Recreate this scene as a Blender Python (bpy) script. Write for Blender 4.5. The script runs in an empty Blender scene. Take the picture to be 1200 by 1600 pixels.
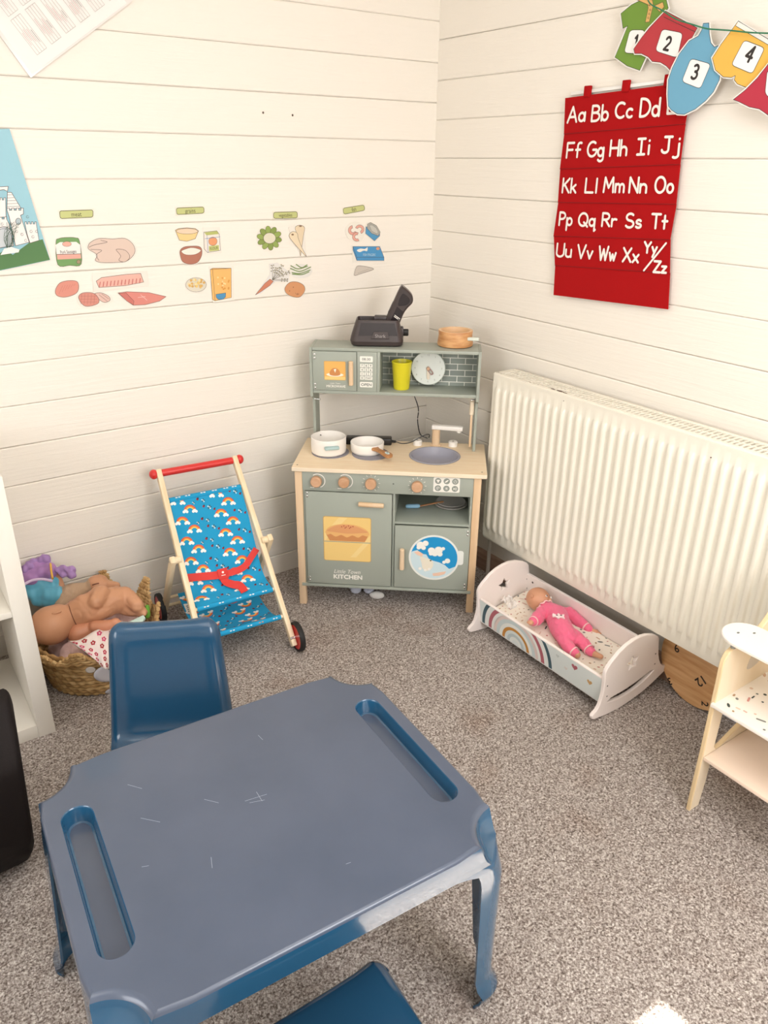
import bpy, bmesh, math, random
from math import sin, cos, pi, radians as rad, hypot
from mathutils import Vector, Matrix, noise
from mathutils.geometry import tessellate_polygon
random.seed(7)
SC = bpy.context.scene
COL = SC.collection

# ------------------------------------------------------------------ camera
# right-handed room: corner of the two boarded walls at the origin, left wall y=0 (runs to -x),
# right wall x=0 (runs to -y), floor z=0
FPX = 1195.0
CAM = Vector((-1.917, -2.4465, 1.5))
_p, _r, _th = rad(24.5), rad(.65), rad(55.1)
_F = Vector((cos(_th)*cos(_p), sin(_th)*cos(_p), -sin(_p)))
_R0 = Vector((sin(_th), -cos(_th), 0))
_U0 = _R0.cross(_F)
_R = cos(_r)*_R0 + sin(_r)*_U0
_U = -sin(_r)*_R0 + cos(_r)*_U0
cd = bpy.data.cameras.new('camera'); cam = bpy.data.objects.new('camera', cd); COL.objects.link(cam)
cd.sensor_fit = 'VERTICAL'; cd.sensor_height = 36.0; cd.sensor_width = 27.0
cd.lens = FPX/1600*36.0; cd.clip_start = .02
M = Matrix((( _R.x, _U.x, -_F.x, CAM.x), (_R.y, _U.y, -_F.y, CAM.y), (_R.z, _U.z, -_F.z, CAM.z), (0, 0, 0, 1)))
cam.matrix_world = M
SC.camera = cam

# ------------------------------------------------------------------ light
SC.view_settings.view_transform = 'Standard'; SC.view_settings.look = 'None'
SC.view_settings.exposure = -0.16; SC.view_settings.gamma = 1.0
w = bpy.data.worlds.new('sky'); SC.world = w; w.use_nodes = True
bgn = w.node_tree.nodes['Background']; bgn.inputs[0].default_value = (.80, .90, 1.0, 1); bgn.inputs[1].default_value = 1.6
def lamp(name, kind, loc, energy, color, target=None, size=1, size_y=None, direction=None):
    l = bpy.data.lights.new(name, kind); l.energy = energy; l.color = color
    o = bpy.data.objects.new(name, l); COL.objects.link(o); o.location = loc
    if kind == 'AREA':
        l.shape = 'RECTANGLE'; l.size = size; l.size_y = size_y or size
    d = Vector(direction) if direction else Vector(target)-Vector(loc)
    o.rotation_euler = d.to_track_quat('-Z', 'Y').to_euler()
    return o
SUN = Vector((-.05, .55, -.83)).normalized()
s = lamp('sun', 'SUN', (0, -5, 5), 45.0, (1, .95, .86), direction=SUN); s.data.angle = rad(.6)
# daylight at the near window, plus added unseen fill: second window and ceiling lamp
lamp('window_fill', 'AREA', (-1.05, -3.30, 1.5), 33, (.99, .98, 1.0), direction=(0, 1, -.12), size=.95, size_y=1.15)
lamp('window_fill', 'AREA', (-3.50, -1.75, 1.5), 25, (1.0, .975, .97), direction=(1, 0, -.12), size=1.3, size_y=1.1)  # fill at the second window, added to brighten the room
lamp('ceiling_fill', 'AREA', (-1.5, -2.15, 2.385), 17, (1, .955, .905), direction=(0, 0, -1), size=1.6, size_y=1.6)  # unseen lamp added to lift the overall brightness

# ------------------------------------------------------------------ photo helpers: where a line of sight meets a real plane
def ray(x, y): return (_F*FPX + _R*(x-600) - _U*(y-800)).normalized()
def onp(x, y, n, d):
    n = Vector(n); r = ray(x, y); return CAM + r*((d-n.dot(CAM))/n.dot(r))
def flr(x, y, z=0): return onp(x, y, (0, 0, 1), z)

# ------------------------------------------------------------------ materials
def lin(c):
    if isinstance(c, str): c = tuple(int(c[i:i+2], 16) for i in (0, 2, 4))
    return tuple(((v/255)/12.92 if v/255 <= .04045 else ((v/255+.055)/1.055)**2.4) for v in c)+(1,)
MATS = {}
def mat(name, col='ffffff', rough=.6, metal=0, spec=.5, coat=0, trans=0, bump=None, vary=None, alpha=1, sheen=0, sss=0):
    """plain procedural material; bump=(scale, strength, stretch xyz), vary=(scale, second colour, stretch)"""
    if name in MATS: return MATS[name]
    m = bpy.data.materials.new(name); m.use_nodes = True; MATS[name] = m
    nt = m.node_tree; b = nt.nodes['Principled BSDF']
    b.inputs['Base Color'].default_value = lin(col); b.inputs['Roughness'].default_value = rough
    b.inputs['Metallic'].default_value = metal; b.inputs['Specular IOR Level'].default_value = spec
    b.inputs['Coat Weight'].default_value = coat; b.inputs['Transmission Weight'].default_value = trans
    b.inputs['Alpha'].default_value = alpha; b.inputs['Sheen Weight'].default_value = sheen
    if bump or vary:
        tc = nt.nodes.new('ShaderNodeTexCoord')
    if bump:
        mp = nt.nodes.new('ShaderNodeMapping'); nt.links.new(tc.outputs['Object'], mp.inputs[0])
        mp.inputs['Scale'].default_value = bump[2] if len(bump) > 2 else (1, 1, 1)
        nz = nt.nodes.new('ShaderNodeTexNoise'); nz.inputs['Scale'].default_value = bump[0]; nz.inputs['Detail'].default_value = 4
        nt.links.new(mp.outputs[0], nz.inputs[0])
        bp = nt.nodes.new('ShaderNodeBump'); bp.inputs['Strength'].default_value = bump[1]; bp.inputs['Distance'].default_value = .004
        nt.links.new(nz.outputs[0], bp.inputs['Height']); nt.links.new(bp.outputs[0], b.inputs['Normal'])
    if vary:
        mp = nt.nodes.new('ShaderNodeMapping'); nt.links.new(tc.outputs['Object'], mp.inputs[0])
        mp.inputs['Scale'].default_value = vary[2] if len(vary) > 2 else (1, 1, 1)
        nz = nt.nodes.new('ShaderNodeTexNoise'); nz.inputs['Scale'].default_value = vary[0]; nz.inputs['Detail'].default_value = 5
        nt.links.new(mp.outputs[0], nz.inputs[0])
        cr = nt.nodes.new('ShaderNodeValToRGB'); cr.color_ramp.elements[0].position = .38; cr.color_ramp.elements[1].position = .64
        cr.color_ramp.elements[0].color = lin(col); cr.color_ramp.elements[1].color = lin(vary[1])
        nt.links.new(nz.outputs[0], cr.inputs[0]); nt.links.new(cr.outputs[0], b.inputs['Base Color'])
    return m
def flat(c, rough=.55): return mat('print_'+c, c, rough)      # printed ink colours

# ------------------------------------------------------------------ mesh builder
def rotz(a): return Matrix.Rotation(a, 4, 'Z')
def T(x, y, z): return Matrix.Translation((x, y, z))
def frame(o, ex, ey, ez=None):
    ex = Vector(ex).normalized(); ey = Vector(ey); ey = (ey-ex*ey.dot(ex)).normalized()
    ez = ex.cross(ey); o = Vector(o)
    return Matrix(((ex.x, ey.x, ez.x, o.x), (ex.y, ey.y, ez.y, o.y), (ex.z, ey.z, ez.z, o.z), (0, 0, 0, 1)))
class MB:
    def __init__(s, X=None): s.v = []; s.f = []; s.m = []; s.mats = []; s.X = X or Matrix()
    def mi(s, m):
        if m not in s.mats: s.mats.append(m)
        return s.mats.index(m)
    def raw(s, vs, fs, m, X=None):
        k = len(s.v); A = s.X @ X if X is not None else s.X
        s.v += [A @ Vector(p) for p in vs]; i = s.mi(m)
        for f in fs: s.f.append([k+j for j in f]); s.m.append(i)
        return s
    def bm(s, b, m, X=None):
        b.verts.index_update(); s.raw([v.co[:] for v in b.verts], [[v.index for v in f.verts] for f in b.faces], m, X); b.free(); return s
    def box(s, x0, x1, y0, y1, z0, z1, m, bev=.0015, X=None, seg=2):
        b = bmesh.new(); bmesh.ops.create_cube(b, size=1)
        for v in b.verts: v.co = Vector(((x0+x1)/2+v.co.x*(x1-x0), (y0+y1)/2+v.co.y*(y1-y0), (z0+z1)/2+v.co.z*(z1-z0)))
        if bev > 0: bmesh.ops.bevel(b, geom=b.edges[:], offset=min(bev, .45*min(abs(x1-x0), abs(y1-y0), abs(z1-z0))), segments=seg, affect='EDGES', profile=.5)
        return s.bm(b, m, X)
    def lathe(s, prof, m, X=None, n=40, ang=2*pi):
        vs = []; fs = []; k = len(prof)
        for i in range(n):
            a = ang*i/n
            for r, z in prof: vs.append((r*cos(a), r*sin(a), z))
        for i in range(n):
            j = (i+1) % n
            for q in range(k-1): fs.append((i*k+q, j*k+q, j*k+q+1, i*k+q+1))
        return s.raw(vs, fs, m, X)
    def ring(s, prof, m, X=None, n=40):           # closed profile, no caps
        vs = []; fs = []; k = len(prof)
        for i in range(n):
            a = 2*pi*i/n
            for r, z in prof: vs.append((r*cos(a), r*sin(a), z))
        for i in range(n):
            j = (i+1) % n
            for q in range(k): fs.append((i*k+q, j*k+q, j*k+(q+1) % k, i*k+(q+1) % k))
        return s.raw(vs, fs, m, X)
    def cyl(s, p0, p1, r, m, r1=None, n=20, bev=0):
        p0 = Vector(p0); p1 = Vector(p1); d = p1-p0; L = d.length
        r1 = r if r1 is None else r1
        X = Matrix.Translation(p0) @ d.to_track_quat('Z', 'Y').to_matrix().to_4x4()
        pr = [(0, 0), (r-bev, 0), (r, bev), (r1, L-bev), (r1-bev, L), (0, L)] if bev else [(0, 0), (r, 0), (r1, L), (0, L)]
        return s.lathe(pr, m, X, n)
    def sph(s, c, r, m, sc=(1, 1, 1), X=None, n=16):
        pr = [(r*sin(pi*i/n), -r*cos(pi*i/n)) for i in range(n+1)]; pr[0] = (0, -r); pr[-1] = (0, r)
        Y = Matrix.Translation(c) @ (X if X is not None else Matrix()) @ Matrix.Diagonal((*sc, 1))
        return s.lathe(pr, m, Y, 2*n)
    def tube(s, pts, r, m, n=10, flatten=1.0, up=(0, 0, 1), closed=False):
        pts = [Vector(p) for p in pts]; rr = r if isinstance(r, (list, tuple)) else [r]*len(pts)
        vs = []; fs = []; N = len(pts)
        for i, p in enumerate(pts):
            a = pts[(i-1) % N] if closed else pts[max(i-1, 0)]; b = pts[(i+1) % N] if closed else pts[min(i+1, N-1)]
            t = (b-a).normalized(); u = Vector(up); u = u-t*u.dot(t)
            if u.length < 1e-3: u = Vector((1, 0, 0)); u = u-t*u.dot(t)
            u.normalize(); v = t.cross(u)
            for k in range(n):
                q = 2*pi*k/n; vs.append(p+(v*cos(q)+u*sin(q)*flatten)*rr[i])
        for i in range(N if closed else N-1):
            j = (i+1) % N
            for k in range(n): fs.append((i*n+k, i*n+(k+1) % n, j*n+(k+1) % n, j*n+k))
        if not closed: fs.append(list(range(n))[::-1]); fs.append([(N-1)*n+k for k in range(n)])
        return s.raw(vs, fs, m)
    def grid(s, fn, nu, nv, m, flip=False):
        vs = [fn(i/nu, j/nv) for i in range(nu+1) for j in range(nv+1)]; k = nv+1
        fs = [(i*k+j, (i+1)*k+j, (i+1)*k+j+1, i*k+j+1) for i in range(nu) for j in range(nv)]
        if flip: fs = [f[::-1] for f in fs]
        return s.raw(vs, fs, m)
    def prism(s, poly, z0, z1, m, X=None, holes=(), side=None, bev=0):
        """2-D outline (x,y) extruded z0..z1, with optional holes and a small chamfer"""
        def area(p): return sum(p[i][0]*p[(i+1) % len(p)][1]-p[(i+1) % len(p)][0]*p[i][1] for i in range(len(p)))/2
        loops = [list(poly) if area(poly) > 0 else list(poly)[::-1]] + [list(h)[::-1] if area(h) > 0 else list(h) for h in holes]
        def inset(p, d):
            out = []
            for i in range(len(p)):
                a = Vector(p[i-1][:2]); b = Vector(p[i][:2]); c = Vector(p[(i+1) % len(p)][:2])
                e1 = (b-a); e2 = (c-b)
                if e1.length < 1e-9 or e2.length < 1e-9: out.append(b[:]); continue
                n1 = Vector((-e1.y, e1.x)).normalized(); n2 = Vector((-e2.y, e2.x)).normalized()
                q = n1+n2; q = q/max(q.length_squared/2, .5) if q.length > 1e-6 else n1
                out.append((b+q*d)[:])
            return out
        if bev: rows = [(z0, bev), (z0+bev, 0), (z1-bev, 0), (z1, bev)]
        else: rows = [(z0, 0), (z1, 0)]
        vs = []; fs = []; tops = []; bots = []
        for lp in loops:
            k = len(vs); n = len(lp)
            for z, d in rows:
                for x, y in (inset(lp, d) if d else lp): vs.append((x, y, z))
            for r_ in range(len(rows)-1):
                for i in range(n):
                    j = (i+1) % n; fs.append((k+r_*n+i, k+r_*n+j, k+(r_+1)*n+j, k+(r_+1)*n+i))
            bots += [k+i for i in range(n)]; tops += [k+(len(rows)-1)*n+i for i in range(n)]
        nside = len(fs)
        tri = tessellate_polygon([[Vector((vs[0][0]*0+p[0], p[1], 0)) for p in lp] for lp in loops])
        for t in tri:
            a, b, c = (vs[tops[q]] for q in t)
            ccw = (b[0]-a[0])*(c[1]-a[1])-(c[0]-a[0])*(b[1]-a[1]) > 0
            t = t if ccw else t[::-1]
            fs.append([tops[q] for q in t]); fs.append([bots[q] for q in t][::-1])
        if side is not None: s.raw(vs, fs[:nside], side, X); s.raw(vs, fs[nside:], m, X)
        else: s.raw(vs, fs, m, X)
        return s
    def mesh(s, smooth=35):
        me = bpy.data.meshes.new('m'); me.from_pydata([tuple(v) for v in s.v], [], s.f)
        for m in s.mats: me.materials.append(m)
        for p, i in zip(me.polygons, s.m): p.material_index = i; p.use_smooth = bool(smooth)
        if smooth: me.set_sharp_from_angle(angle=rad(smooth))
        me.update(); return me
    def build(s, name, parent=None, smooth=35, sub=0, solid=0, label=None):
        me = s.mesh(smooth); me.name = name
        o = bpy.data.objects.new(name, me); COL.objects.link(o)
        if parent: o.parent = parent
        if sub: d = o.modifiers.new('Subdivision', 'SUBSURF'); d.levels = d.render_levels = sub
        if solid: d = o.modifiers.new('Solidify', 'SOLIDIFY'); d.thickness = solid; d.offset = 0
        if label: o['label'] = label
        return o
def tag(o, label, cat, group=None):
    o['label'] = label; o['category'] = cat
    if group: o['group'] = group
    return o
def thing(name, label, cat, loc=(0, 0, 0), rz=0, group=None):
    o = bpy.data.objects.new(name, None); COL.objects.link(o); o.empty_display_size = .05
    o.location = loc; o.rotation_euler = (0, 0, rz); bpy.context.view_layer.update()
    return tag(o, label, cat, group)
def struct(o): o['kind'] = 'structure'; return o
def blob(name, parts, m, parent=None, vox=.003, sm=6, disp=None, label=None, mats=None, matfn=None):
    """one continuous skin grown over tapered capsules ('c',p0,r0,p1,r1) and ellipsoids ('e',c,(rx,ry,rz),matrix)"""
    b = MB(); mm = m
    for q in parts:
        if q[0] == 'c':
            p0, r0, p1, r1 = Vector(q[1]), q[2], Vector(q[3]), q[4]; n = 6
            for i in range(n+1):
                t = i/n; b.sph(p0.lerp(p1, t), r0+(r1-r0)*t, mm, n=8)
            b.cyl(p0, p1, r0, mm, r1, n=16)
        else: b.sph(q[1], 1, mm, q[2], q[3] if len(q) > 3 else None, n=12)
    me = b.mesh(0); t = bpy.data.objects.new('tmp', me); COL.objects.link(t)
    r = t.modifiers.new('r', 'REMESH'); r.mode = 'VOXEL'; r.voxel_size = vox
    if sm: q = t.modifiers.new('s', 'SMOOTH'); q.iterations = sm; q.factor = .5
    bpy.context.view_layer.update(); dg = bpy.context.evaluated_depsgraph_get()
    m2 = bpy.data.meshes.new_from_object(t.evaluated_get(dg)); bpy.data.objects.remove(t)
    if disp:
        ns = [v.normal.copy() for v in m2.vertices]
        for v, nn in zip(m2.vertices, ns): v.co = v.co + nn*disp(v.co)
    m2.materials.clear()
    for x in (mats or [m]): m2.materials.append(x)
    for p in m2.polygons: p.use_smooth = True; p.material_index = matfn(p.center) if matfn else 0
    m2.name = name; o = bpy.data.objects.new(name, m2); COL.objects.link(o)
    if parent: o.parent = parent
    if label: o['label'] = label
    return o
# ------------------------------------------------------------------ outlines
def arc(cx, cy, rx, ry, d0, d1, n=14): return [(cx+rx*cos(rad(d0+(d1-d0)*i/n)), cy+ry*sin(rad(d0+(d1-d0)*i/n))) for i in range(n+1)]
def circ(cx, cy, r, n=28, ry=None): return [(cx+r*cos(2*pi*i/n), cy+(ry or r)*sin(2*pi*i/n)) for i in range(n)]
def rrect(x0, x1, y0, y1, r, n=6):
    return arc(x1-r, y1-r, r, r, 0, 90, n)+arc(x0+r, y1-r, r, r, 90, 180, n)+arc(x0+r, y0+r, r, r, 180, 270, n)+arc(x1-r, y0+r, r, r, 270, 360, n)
def star(cx, cy, R, r, rot=90): return [(cx+(R if i % 2 == 0 else r)*cos(rad(rot+36*i)), cy+(R if i % 2 == 0 else r)*sin(rad(rot+36*i))) for i in range(10)]
def heart(cx, cy, s): return [(cx+s*.062*16*sin(t)**3, cy+s*.062*(13*cos(t)-5*cos(2*t)-2*cos(3*t)-cos(4*t))) for t in [2*pi*i/24 for i in range(24)]]
def band(cx, cy, r0, r1, d0, d1, n=24, k=1.0): return arc(cx, cy, r1, r1*k, d0, d1, n)+arc(cx, cy, r0, r0*k, d1, d0, n)
def smooth_closed(p, n=4):
    out = []; N = len(p)
    for i in range(N):
        a, b, c, d = (Vector(p[(i+k) % N]) for k in (-1, 0, 1, 2))
        for j in range(n):
            t = j/n; out.append((.5*((2*b)+(c-a)*t+(2*a-5*b+4*c-d)*t*t+(3*b-3*c+d-a)*t*t*t))[:])
    return out
def smooth_open(p, n=6):
    P = [Vector(q) for q in p]; P = [2*P[0]-P[1]]+P+[2*P[-1]-P[-2]]; out = []
    for i in range(1, len(P)-2):
        a, b, c, d = P[i-1:i+3]
        for j in range(n):
            t = j/n; out.append(.5*((2*b)+(c-a)*t+(2*a-5*b+4*c-d)*t*t+(3*b-3*c+d-a)*t*t*t))
    return out+[P[-2]]
# ------------------------------------------------------------------ lettering
_tc = {}
def font_polys(txt):
    if txt in _tc: return _tc[txt]
    c = bpy.data.curves.new('t', 'FONT'); c.body = txt; c.size = 1; c.resolution_u = 3
    o = bpy.data.objects.new('t', c); COL.objects.link(o); bpy.context.view_layer.update()
    me = bpy.data.meshes.new_from_object(o.evaluated_get(bpy.context.evaluated_depsgraph_get()))
    r = ([v.co.to_2d()[:] for v in me.vertices], [list(p.vertices) for p in me.polygons])
    bpy.data.objects.remove(o); bpy.data.meshes.remove(me); _tc[txt] = r; return r
def put_text(mb, txt, h, m, X, cx=0, cy=0, shear=0, z=.0004, wide=1.0, bold=0):
    """printed text, cap height h, centred on (cx,cy) in the frame X"""
    vs, fs = font_polys(txt)
    if not vs: return
    x0 = min(v[0] for v in vs); x1 = max(v[0] for v in vs); k = h/.69
    base = [((v[0]-(x0+x1)/2)*k*wide+cx+shear*v[1]*k, (v[1]-.345)*k+cy) for v in vs]
    offs = [(0, 0)] if not bold else [(0, 0), (bold, 0), (-bold, 0), (0, bold), (0, -bold)]
    for i, (dx, dy) in enumerate(offs): mb.raw([(p[0]+dx, p[1]+dy, z+i*2e-5) for p in base], fs, m, X)
A = arc
GL = {
 'A': (.62, [[(0, 0), (.31, 1), (.62, 0)], [(.11, .34), (.51, .34)]]), 'B': (.52, [[(0, 0), (0, 1)]+A(.22, .77, .24, .23, 90, -90)+[(0, .54)], [(0, .54)]+A(.24, .27, .28, .27, 90, -90)+[(0, 0)]]),
 'C': (.6, [A(.36, .5, .36, .5, 55, 305, 18)]), 'D': (.58, [[(0, 0), (0, 1)]+A(.14, .5, .44, .5, 90, -90)+[(0, 0)]]), 'E': (.45, [[(.45, 1), (0, 1), (0, 0), (.45, 0)], [(0, .52), (.38, .52)]]),
 'F': (.45, [[(.45, 1), (0, 1), (0, 0)], [(0, .52), (.38, .52)]]), 'G': (.66, [A(.36, .5, .36, .5, 55, 350, 20)+[(.68, .45), (.42, .45)]]), 'H': (.55, [[(0, 0), (0, 1)], [(.55, 0), (.55, 1)], [(0, .5), (.55, .5)]]),
 'I': (.32, [[(0, 1), (.32, 1)], [(.16, 1), (.16, 0)], [(0, 0), (.32, 0)]]), 'J': (.5, [[(.12, 1), (.5, 1)], [(.34, 1), (.34, .2)]+A(.17, .2, .17, .2, 0, -170, 8)]), 'K': (.5, [[(0, 0), (0, 1)], [(.48, 1), (.02, .45)], [(.15, .55), (.5, 0)]]),
 'L': (.42, [[(0, 1), (0, 0), (.42, 0)]]), 'M': (.7, [[(0, 0), (.06, 1), (.35, .3), (.64, 1), (.7, 0)]]), 'N': (.56, [[(0, 0), (0, 1), (.56, 0), (.56, 1)]]), 'O': (.7, [A(.35, .5, .35, .5, 0, 360, 24)]),
 'P': (.48, [[(0, 0), (0, 1)]+A(.2, .74, .26, .26, 90, -90)+[(0, .48)]]), 'Q': (.7, [A(.35, .5, .35, .5, 0, 360, 24), [(.42, .28), (.72, -.06)]]), 'R': (.5, [[(0, 0), (0, 1)]+A(.2, .75, .25, .25, 90, -90)+[(0, .5)], [(.2, .5), (.5, 0)]]),
 'S': (.5, [A(.26, .75, .24, .25, 40, 250, 12)+A(.24, .25, .26, .25, 75, -150, 12)]), 'T': (.6, [[(0, 1), (.6, 1)], [(.3, 1), (.3, 0)]]), 'U': (.55, [[(0, 1), (0, .3)]+A(.275, .28, .275, .28, 180, 360)+[(.55, 1)]]),
 'V': (.6, [[(0, 1), (.3, 0), (.6, 1)]]), 'W': (.8, [[(0, 1), (.2, 0), (.4, .8), (.6, 0), (.8, 1)]]), 'X': (.58, [[(0, 1), (.58, 0)], [(.56, 1), (0, 0)]]), 'Y': (.56, [[(0, 1), (.28, .5), (.56, 1)], [(.28, .5), (.28, 0)]]), 'Z': (.55, [[(0, 1), (.55, 1), (0, 0), (.55, 0)]]),
 'a': (.42, [A(.2, .28, .2, .28, 0, 360), [(.42, .56), (.42, 0)]]), 'b': (.42, [[(0, 1), (0, 0)], A(.22, .28, .2, .28, 0, 360)]), 'c': (.38, [A(.22, .28, .22, .28, 50, 310)]), 'd': (.42, [A(.2, .28, .2, .28, 0, 360), [(.42, 1), (.42, 0)]]),
 'e': (.42, [[(.02, .3), (.42, .3)]+A(.21, .28, .21, .28, 0, 310)]), 'f': (.32, [A(.28, .8, .16, .18, 60, 180, 8)+[(.12, 0)], [(0, .5), (.3, .5)]]), 'g': (.42, [A(.2, .28, .2, .28, 0, 360), [(.42, .56), (.42, -.15)]+A(.22, -.15, .2, .2, 0, -150, 8)]),
 'h': (.4, [[(0, 1), (0, 0)], [(0, .3)]+A(.2, .32, .2, .24, 170, 0)+[(.4, 0)]]), 'i': (.06, [[(.03, .55), (.03, 0)], [(.03, .85), (.03, .86)]]), 'j': (.25, [[(.22, .55), (.22, -.15)]+A(.06, -.15, .16, .18, 0, -130, 7), [(.22, .85), (.22, .86)]]),
 'k': (.38, [[(0, 1), (0, 0)], [(.34, .56), (.03, .26)], [(.12, .34), (.38, 0)]]), 'l': (.04, [[(.02, 1), (.02, 0)]]), 'm': (.62, [[(0, .56), (0, 0)], [(0, .32)]+A(.155, .34, .155, .22, 170, 0)+[(.31, 0)], [(.31, .32)]+A(.465, .34, .155, .22, 170, 0)+[(.62, 0)]]),
 'n': (.4, [[(0, .56), (0, 0)], [(0, .3)]+A(.2, .32, .2, .24, 170, 0)+[(.4, 0)]]), 'o': (.42, [A(.21, .28, .21, .28, 0, 360)]), 'p': (.42, [[(0, .56), (0, -.38)], A(.22, .28, .2, .28, 0, 360)]), 'q': (.42, [A(.2, .28, .2, .28, 0, 360), [(.42, .56), (.42, -.38), (.5, -.3)]]),
 'r': (.3, [[(0, .56), (0, 0)], [(0, .3)]+A(.2, .34, .2, .22, 170, 60, 6)]), 's': (.34, [A(.18, .42, .15, .14, 30, 250, 9)+A(.17, .14, .17, .14, 75, -150, 9)]), 't': (.34, [[(.15, .9), (.15, 0)], [(0, .52), (.34, .52)]]),
 'u': (.4, [[(0, .56), (0, .2)]+A(.2, .2, .2, .2, 180, 350)+[(.4, .56), (.4, 0)]]), 'v': (.4, [[(0, .56), (.2, 0), (.4, .56)]]), 'w': (.56, [[(0, .56), (.14, 0), (.28, .45), (.42, 0), (.56, .56)]]), 'x': (.4, [[(0, .56), (.4, 0)], [(.4, .56), (0, 0)]]),
 'y': (.4, [[(0, .56), (.2, .05)], [(.4, .56), (.08, -.38)]]), 'z': (.38, [[(0, .56), (.36, .56), (0, 0), (.38, 0)]]),
 '1': (.25, [[(0, .78), (.2, 1), (.2, 0)]]), '2': (.5, [A(.25, .72, .25, .28, 160, -30, 10)+[(0, 0), (.5, 0)]]), '3': (.5, [A(.23, .76, .23, .24, 140, -90, 10), A(.23, .27, .27, .27, 90, -140, 12)]), '4': (.55, [[(.4, 0), (.4, 1), (0, .3), (.55, .3)]]),
 '5': (.5, [[(.45, 1), (.08, 1), (.04, .58)]+A(.22, .32, .27, .32, 110, -140, 12)]), '6': (.5, [A(.5, .35, .5, .65, 100, 180, 8)+A(.25, .28, .25, .28, 180, 540, 18)]), '7': (.5, [[(0, 1), (.5, 1), (.15, 0)]]), '8': (.5, [A(.25, .76, .21, .24, 270, -90, 16), A(.25, .26, .25, .26, 90, 450, 18)]),
 '9': (.5, [A(.25, .72, .25, .28, 0, 360, 18), [(.5, .72), (.4, 0)]]), '0': (.5, [A(.25, .5, .25, .5, 0, 360, 22)])}
_rb = [0]
def ribbon(mb, pts, hw, m, X=None, z=.0004, h=.0):
    """flat stroke with round ends in the XY plane of X; every piece sits a hair above the last"""
    pts = [Vector(p[:2]) for p in pts]
    def zz():
        _rb[0] = (_rb[0]+1) % 90; return z+_rb[0]*1e-6
    for i, (a, b) in enumerate(zip(pts, pts[1:])):
        d = b-a
        if d.length < 1e-7: continue
        n = Vector((-d.y, d.x)).normalized()*hw; q = zz()
        mb.raw([(*(a-n), q), (*(b-n), q), (*(b+n), q), (*(a+n), q)], [(0, 1, 2, 3)], m, X)
    for p in pts: q = zz(); mb.raw([(p.x+hw*cos(k*pi/5), p.y+hw*sin(k*pi/5), q) for k in range(10)], [list(range(10))], m, X)
def glyph(mb, ch, x, y, h, hw, m, X=None, z=.0004, w=1.0, shear=0):
    wd, st = GL[ch]
    for q in st: ribbon(mb, [(x+(p[0]*w+shear*p[1])*h, y+p[1]*h) for p in q], hw, m, X, z)
    return wd*w*h
# ================================================================== THE ROOM
def board_material(name, stretch):
    m = mat(name, 'f2ebdf', .52, spec=.3)
    nt = m.node_tree; b = nt.nodes['Principled BSDF']; tc = nt.nodes.new('ShaderNodeTexCoord')
    mp = nt.nodes.new('ShaderNodeMapping'); mp.inputs['Scale'].default_value = stretch; nt.links.new(tc.outputs['Object'], mp.inputs[0])
    wv = nt.nodes.new('ShaderNodeTexNoise'); wv.inputs['Scale'].default_value = 3.0; wv.inputs['Detail'].default_value = 6; wv.inputs['Distortion'].default_value = 1.2
    nt.links.new(mp.outputs[0], wv.inputs[0])
    fn = nt.nodes.new('ShaderNodeTexNoise'); fn.inputs['Scale'].default_value = 26; nt.links.new(mp.outputs[0], fn.inputs[0])
    ad = nt.nodes.new('ShaderNodeMath'); ad.operation = 'MULTIPLY_ADD'; ad.inputs[1].default_value = .35
    nt.links.new(fn.outputs[0], ad.inputs[0]); nt.links.new(wv.outputs[0], ad.inputs[2])
    bp = nt.nodes.new('ShaderNodeBump'); bp.inputs['Strength'].default_value = .32; bp.inputs['Distance'].default_value = .004
    nt.links.new(ad.outputs[0], bp.inputs['Height']); nt.links.new(bp.outputs[0], b.inputs['Normal'])
    return m
WL = board_material('cream_painted_boards_left', (1.0, 1, 22)); WR = board_material('cream_painted_boards_right', (1, 1.0, 22))
GAP = mat('dark_gap_between_boards', '6b5a48', .9)
def boards(z0, first, pitch, ztop, thick=.06):
    """section through the boarding: (depth into the wall, height); V joints with a fine open slot"""
    p = [(0, z0)]; z = first
    while z < ztop-.02:
        g = .0004+.0004*((math.sin(z*37.7)+1)/2)
        p += [(0, z-.0038), (.0024, z-g), (.009, z-g), (.009, z+g), (.0024, z+g), (0, z+.0038)]; z += pitch
    return p+[(0, ztop), (thick, ztop), (thick, z0)]
H = 2.4; XW = -3.6; YW = -3.365
b = MB(); b.prism([(-d, z) for d, z in boards(-.02, .0805, .1245, H)], -.06, -XW, WL, frame((0, 0, 0), (0, -1, 0), (0, 0, 1)))
wl = struct(b.build('wall_left'))
b = MB(); b.prism([(d, z) for d, z in boards(-.02, .0255, .1245, H)], 0, -YW, WR, frame((0, 0, 0), (1, 0, 0), (0, 0, 1)))
wr = struct(b.build('wall_right'))
PW = mat('cream_painted_wall', 'f1ede5', .6)
b = MB(); wx0, wx1 = -1.29, -.756          # window that throws the patch of sun on the carpet
for a in ((XW, wx0, 0, H), (wx1, .0, 0, H), (wx0, wx1, 0, .88), (wx0, wx1, 2.2, H)): b.box(a[0], a[1], YW-.06, YW, a[2], a[3], PW, 0)
struct(b.build('wall_near'))
b = MB()
for a in ((YW, -2.45, 0, H), (-1.05, 0, 0, H), (-2.45, -1.05, 0, .92), (-2.45, -1.05, 2.1, H)): b.box(XW-.06, XW, a[0], a[1], a[2], a[3], PW, 0)
struct(b.build('wall_far_left'))
WF = mat('white_window_frame', 'f4f4f0', .35)
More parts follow.
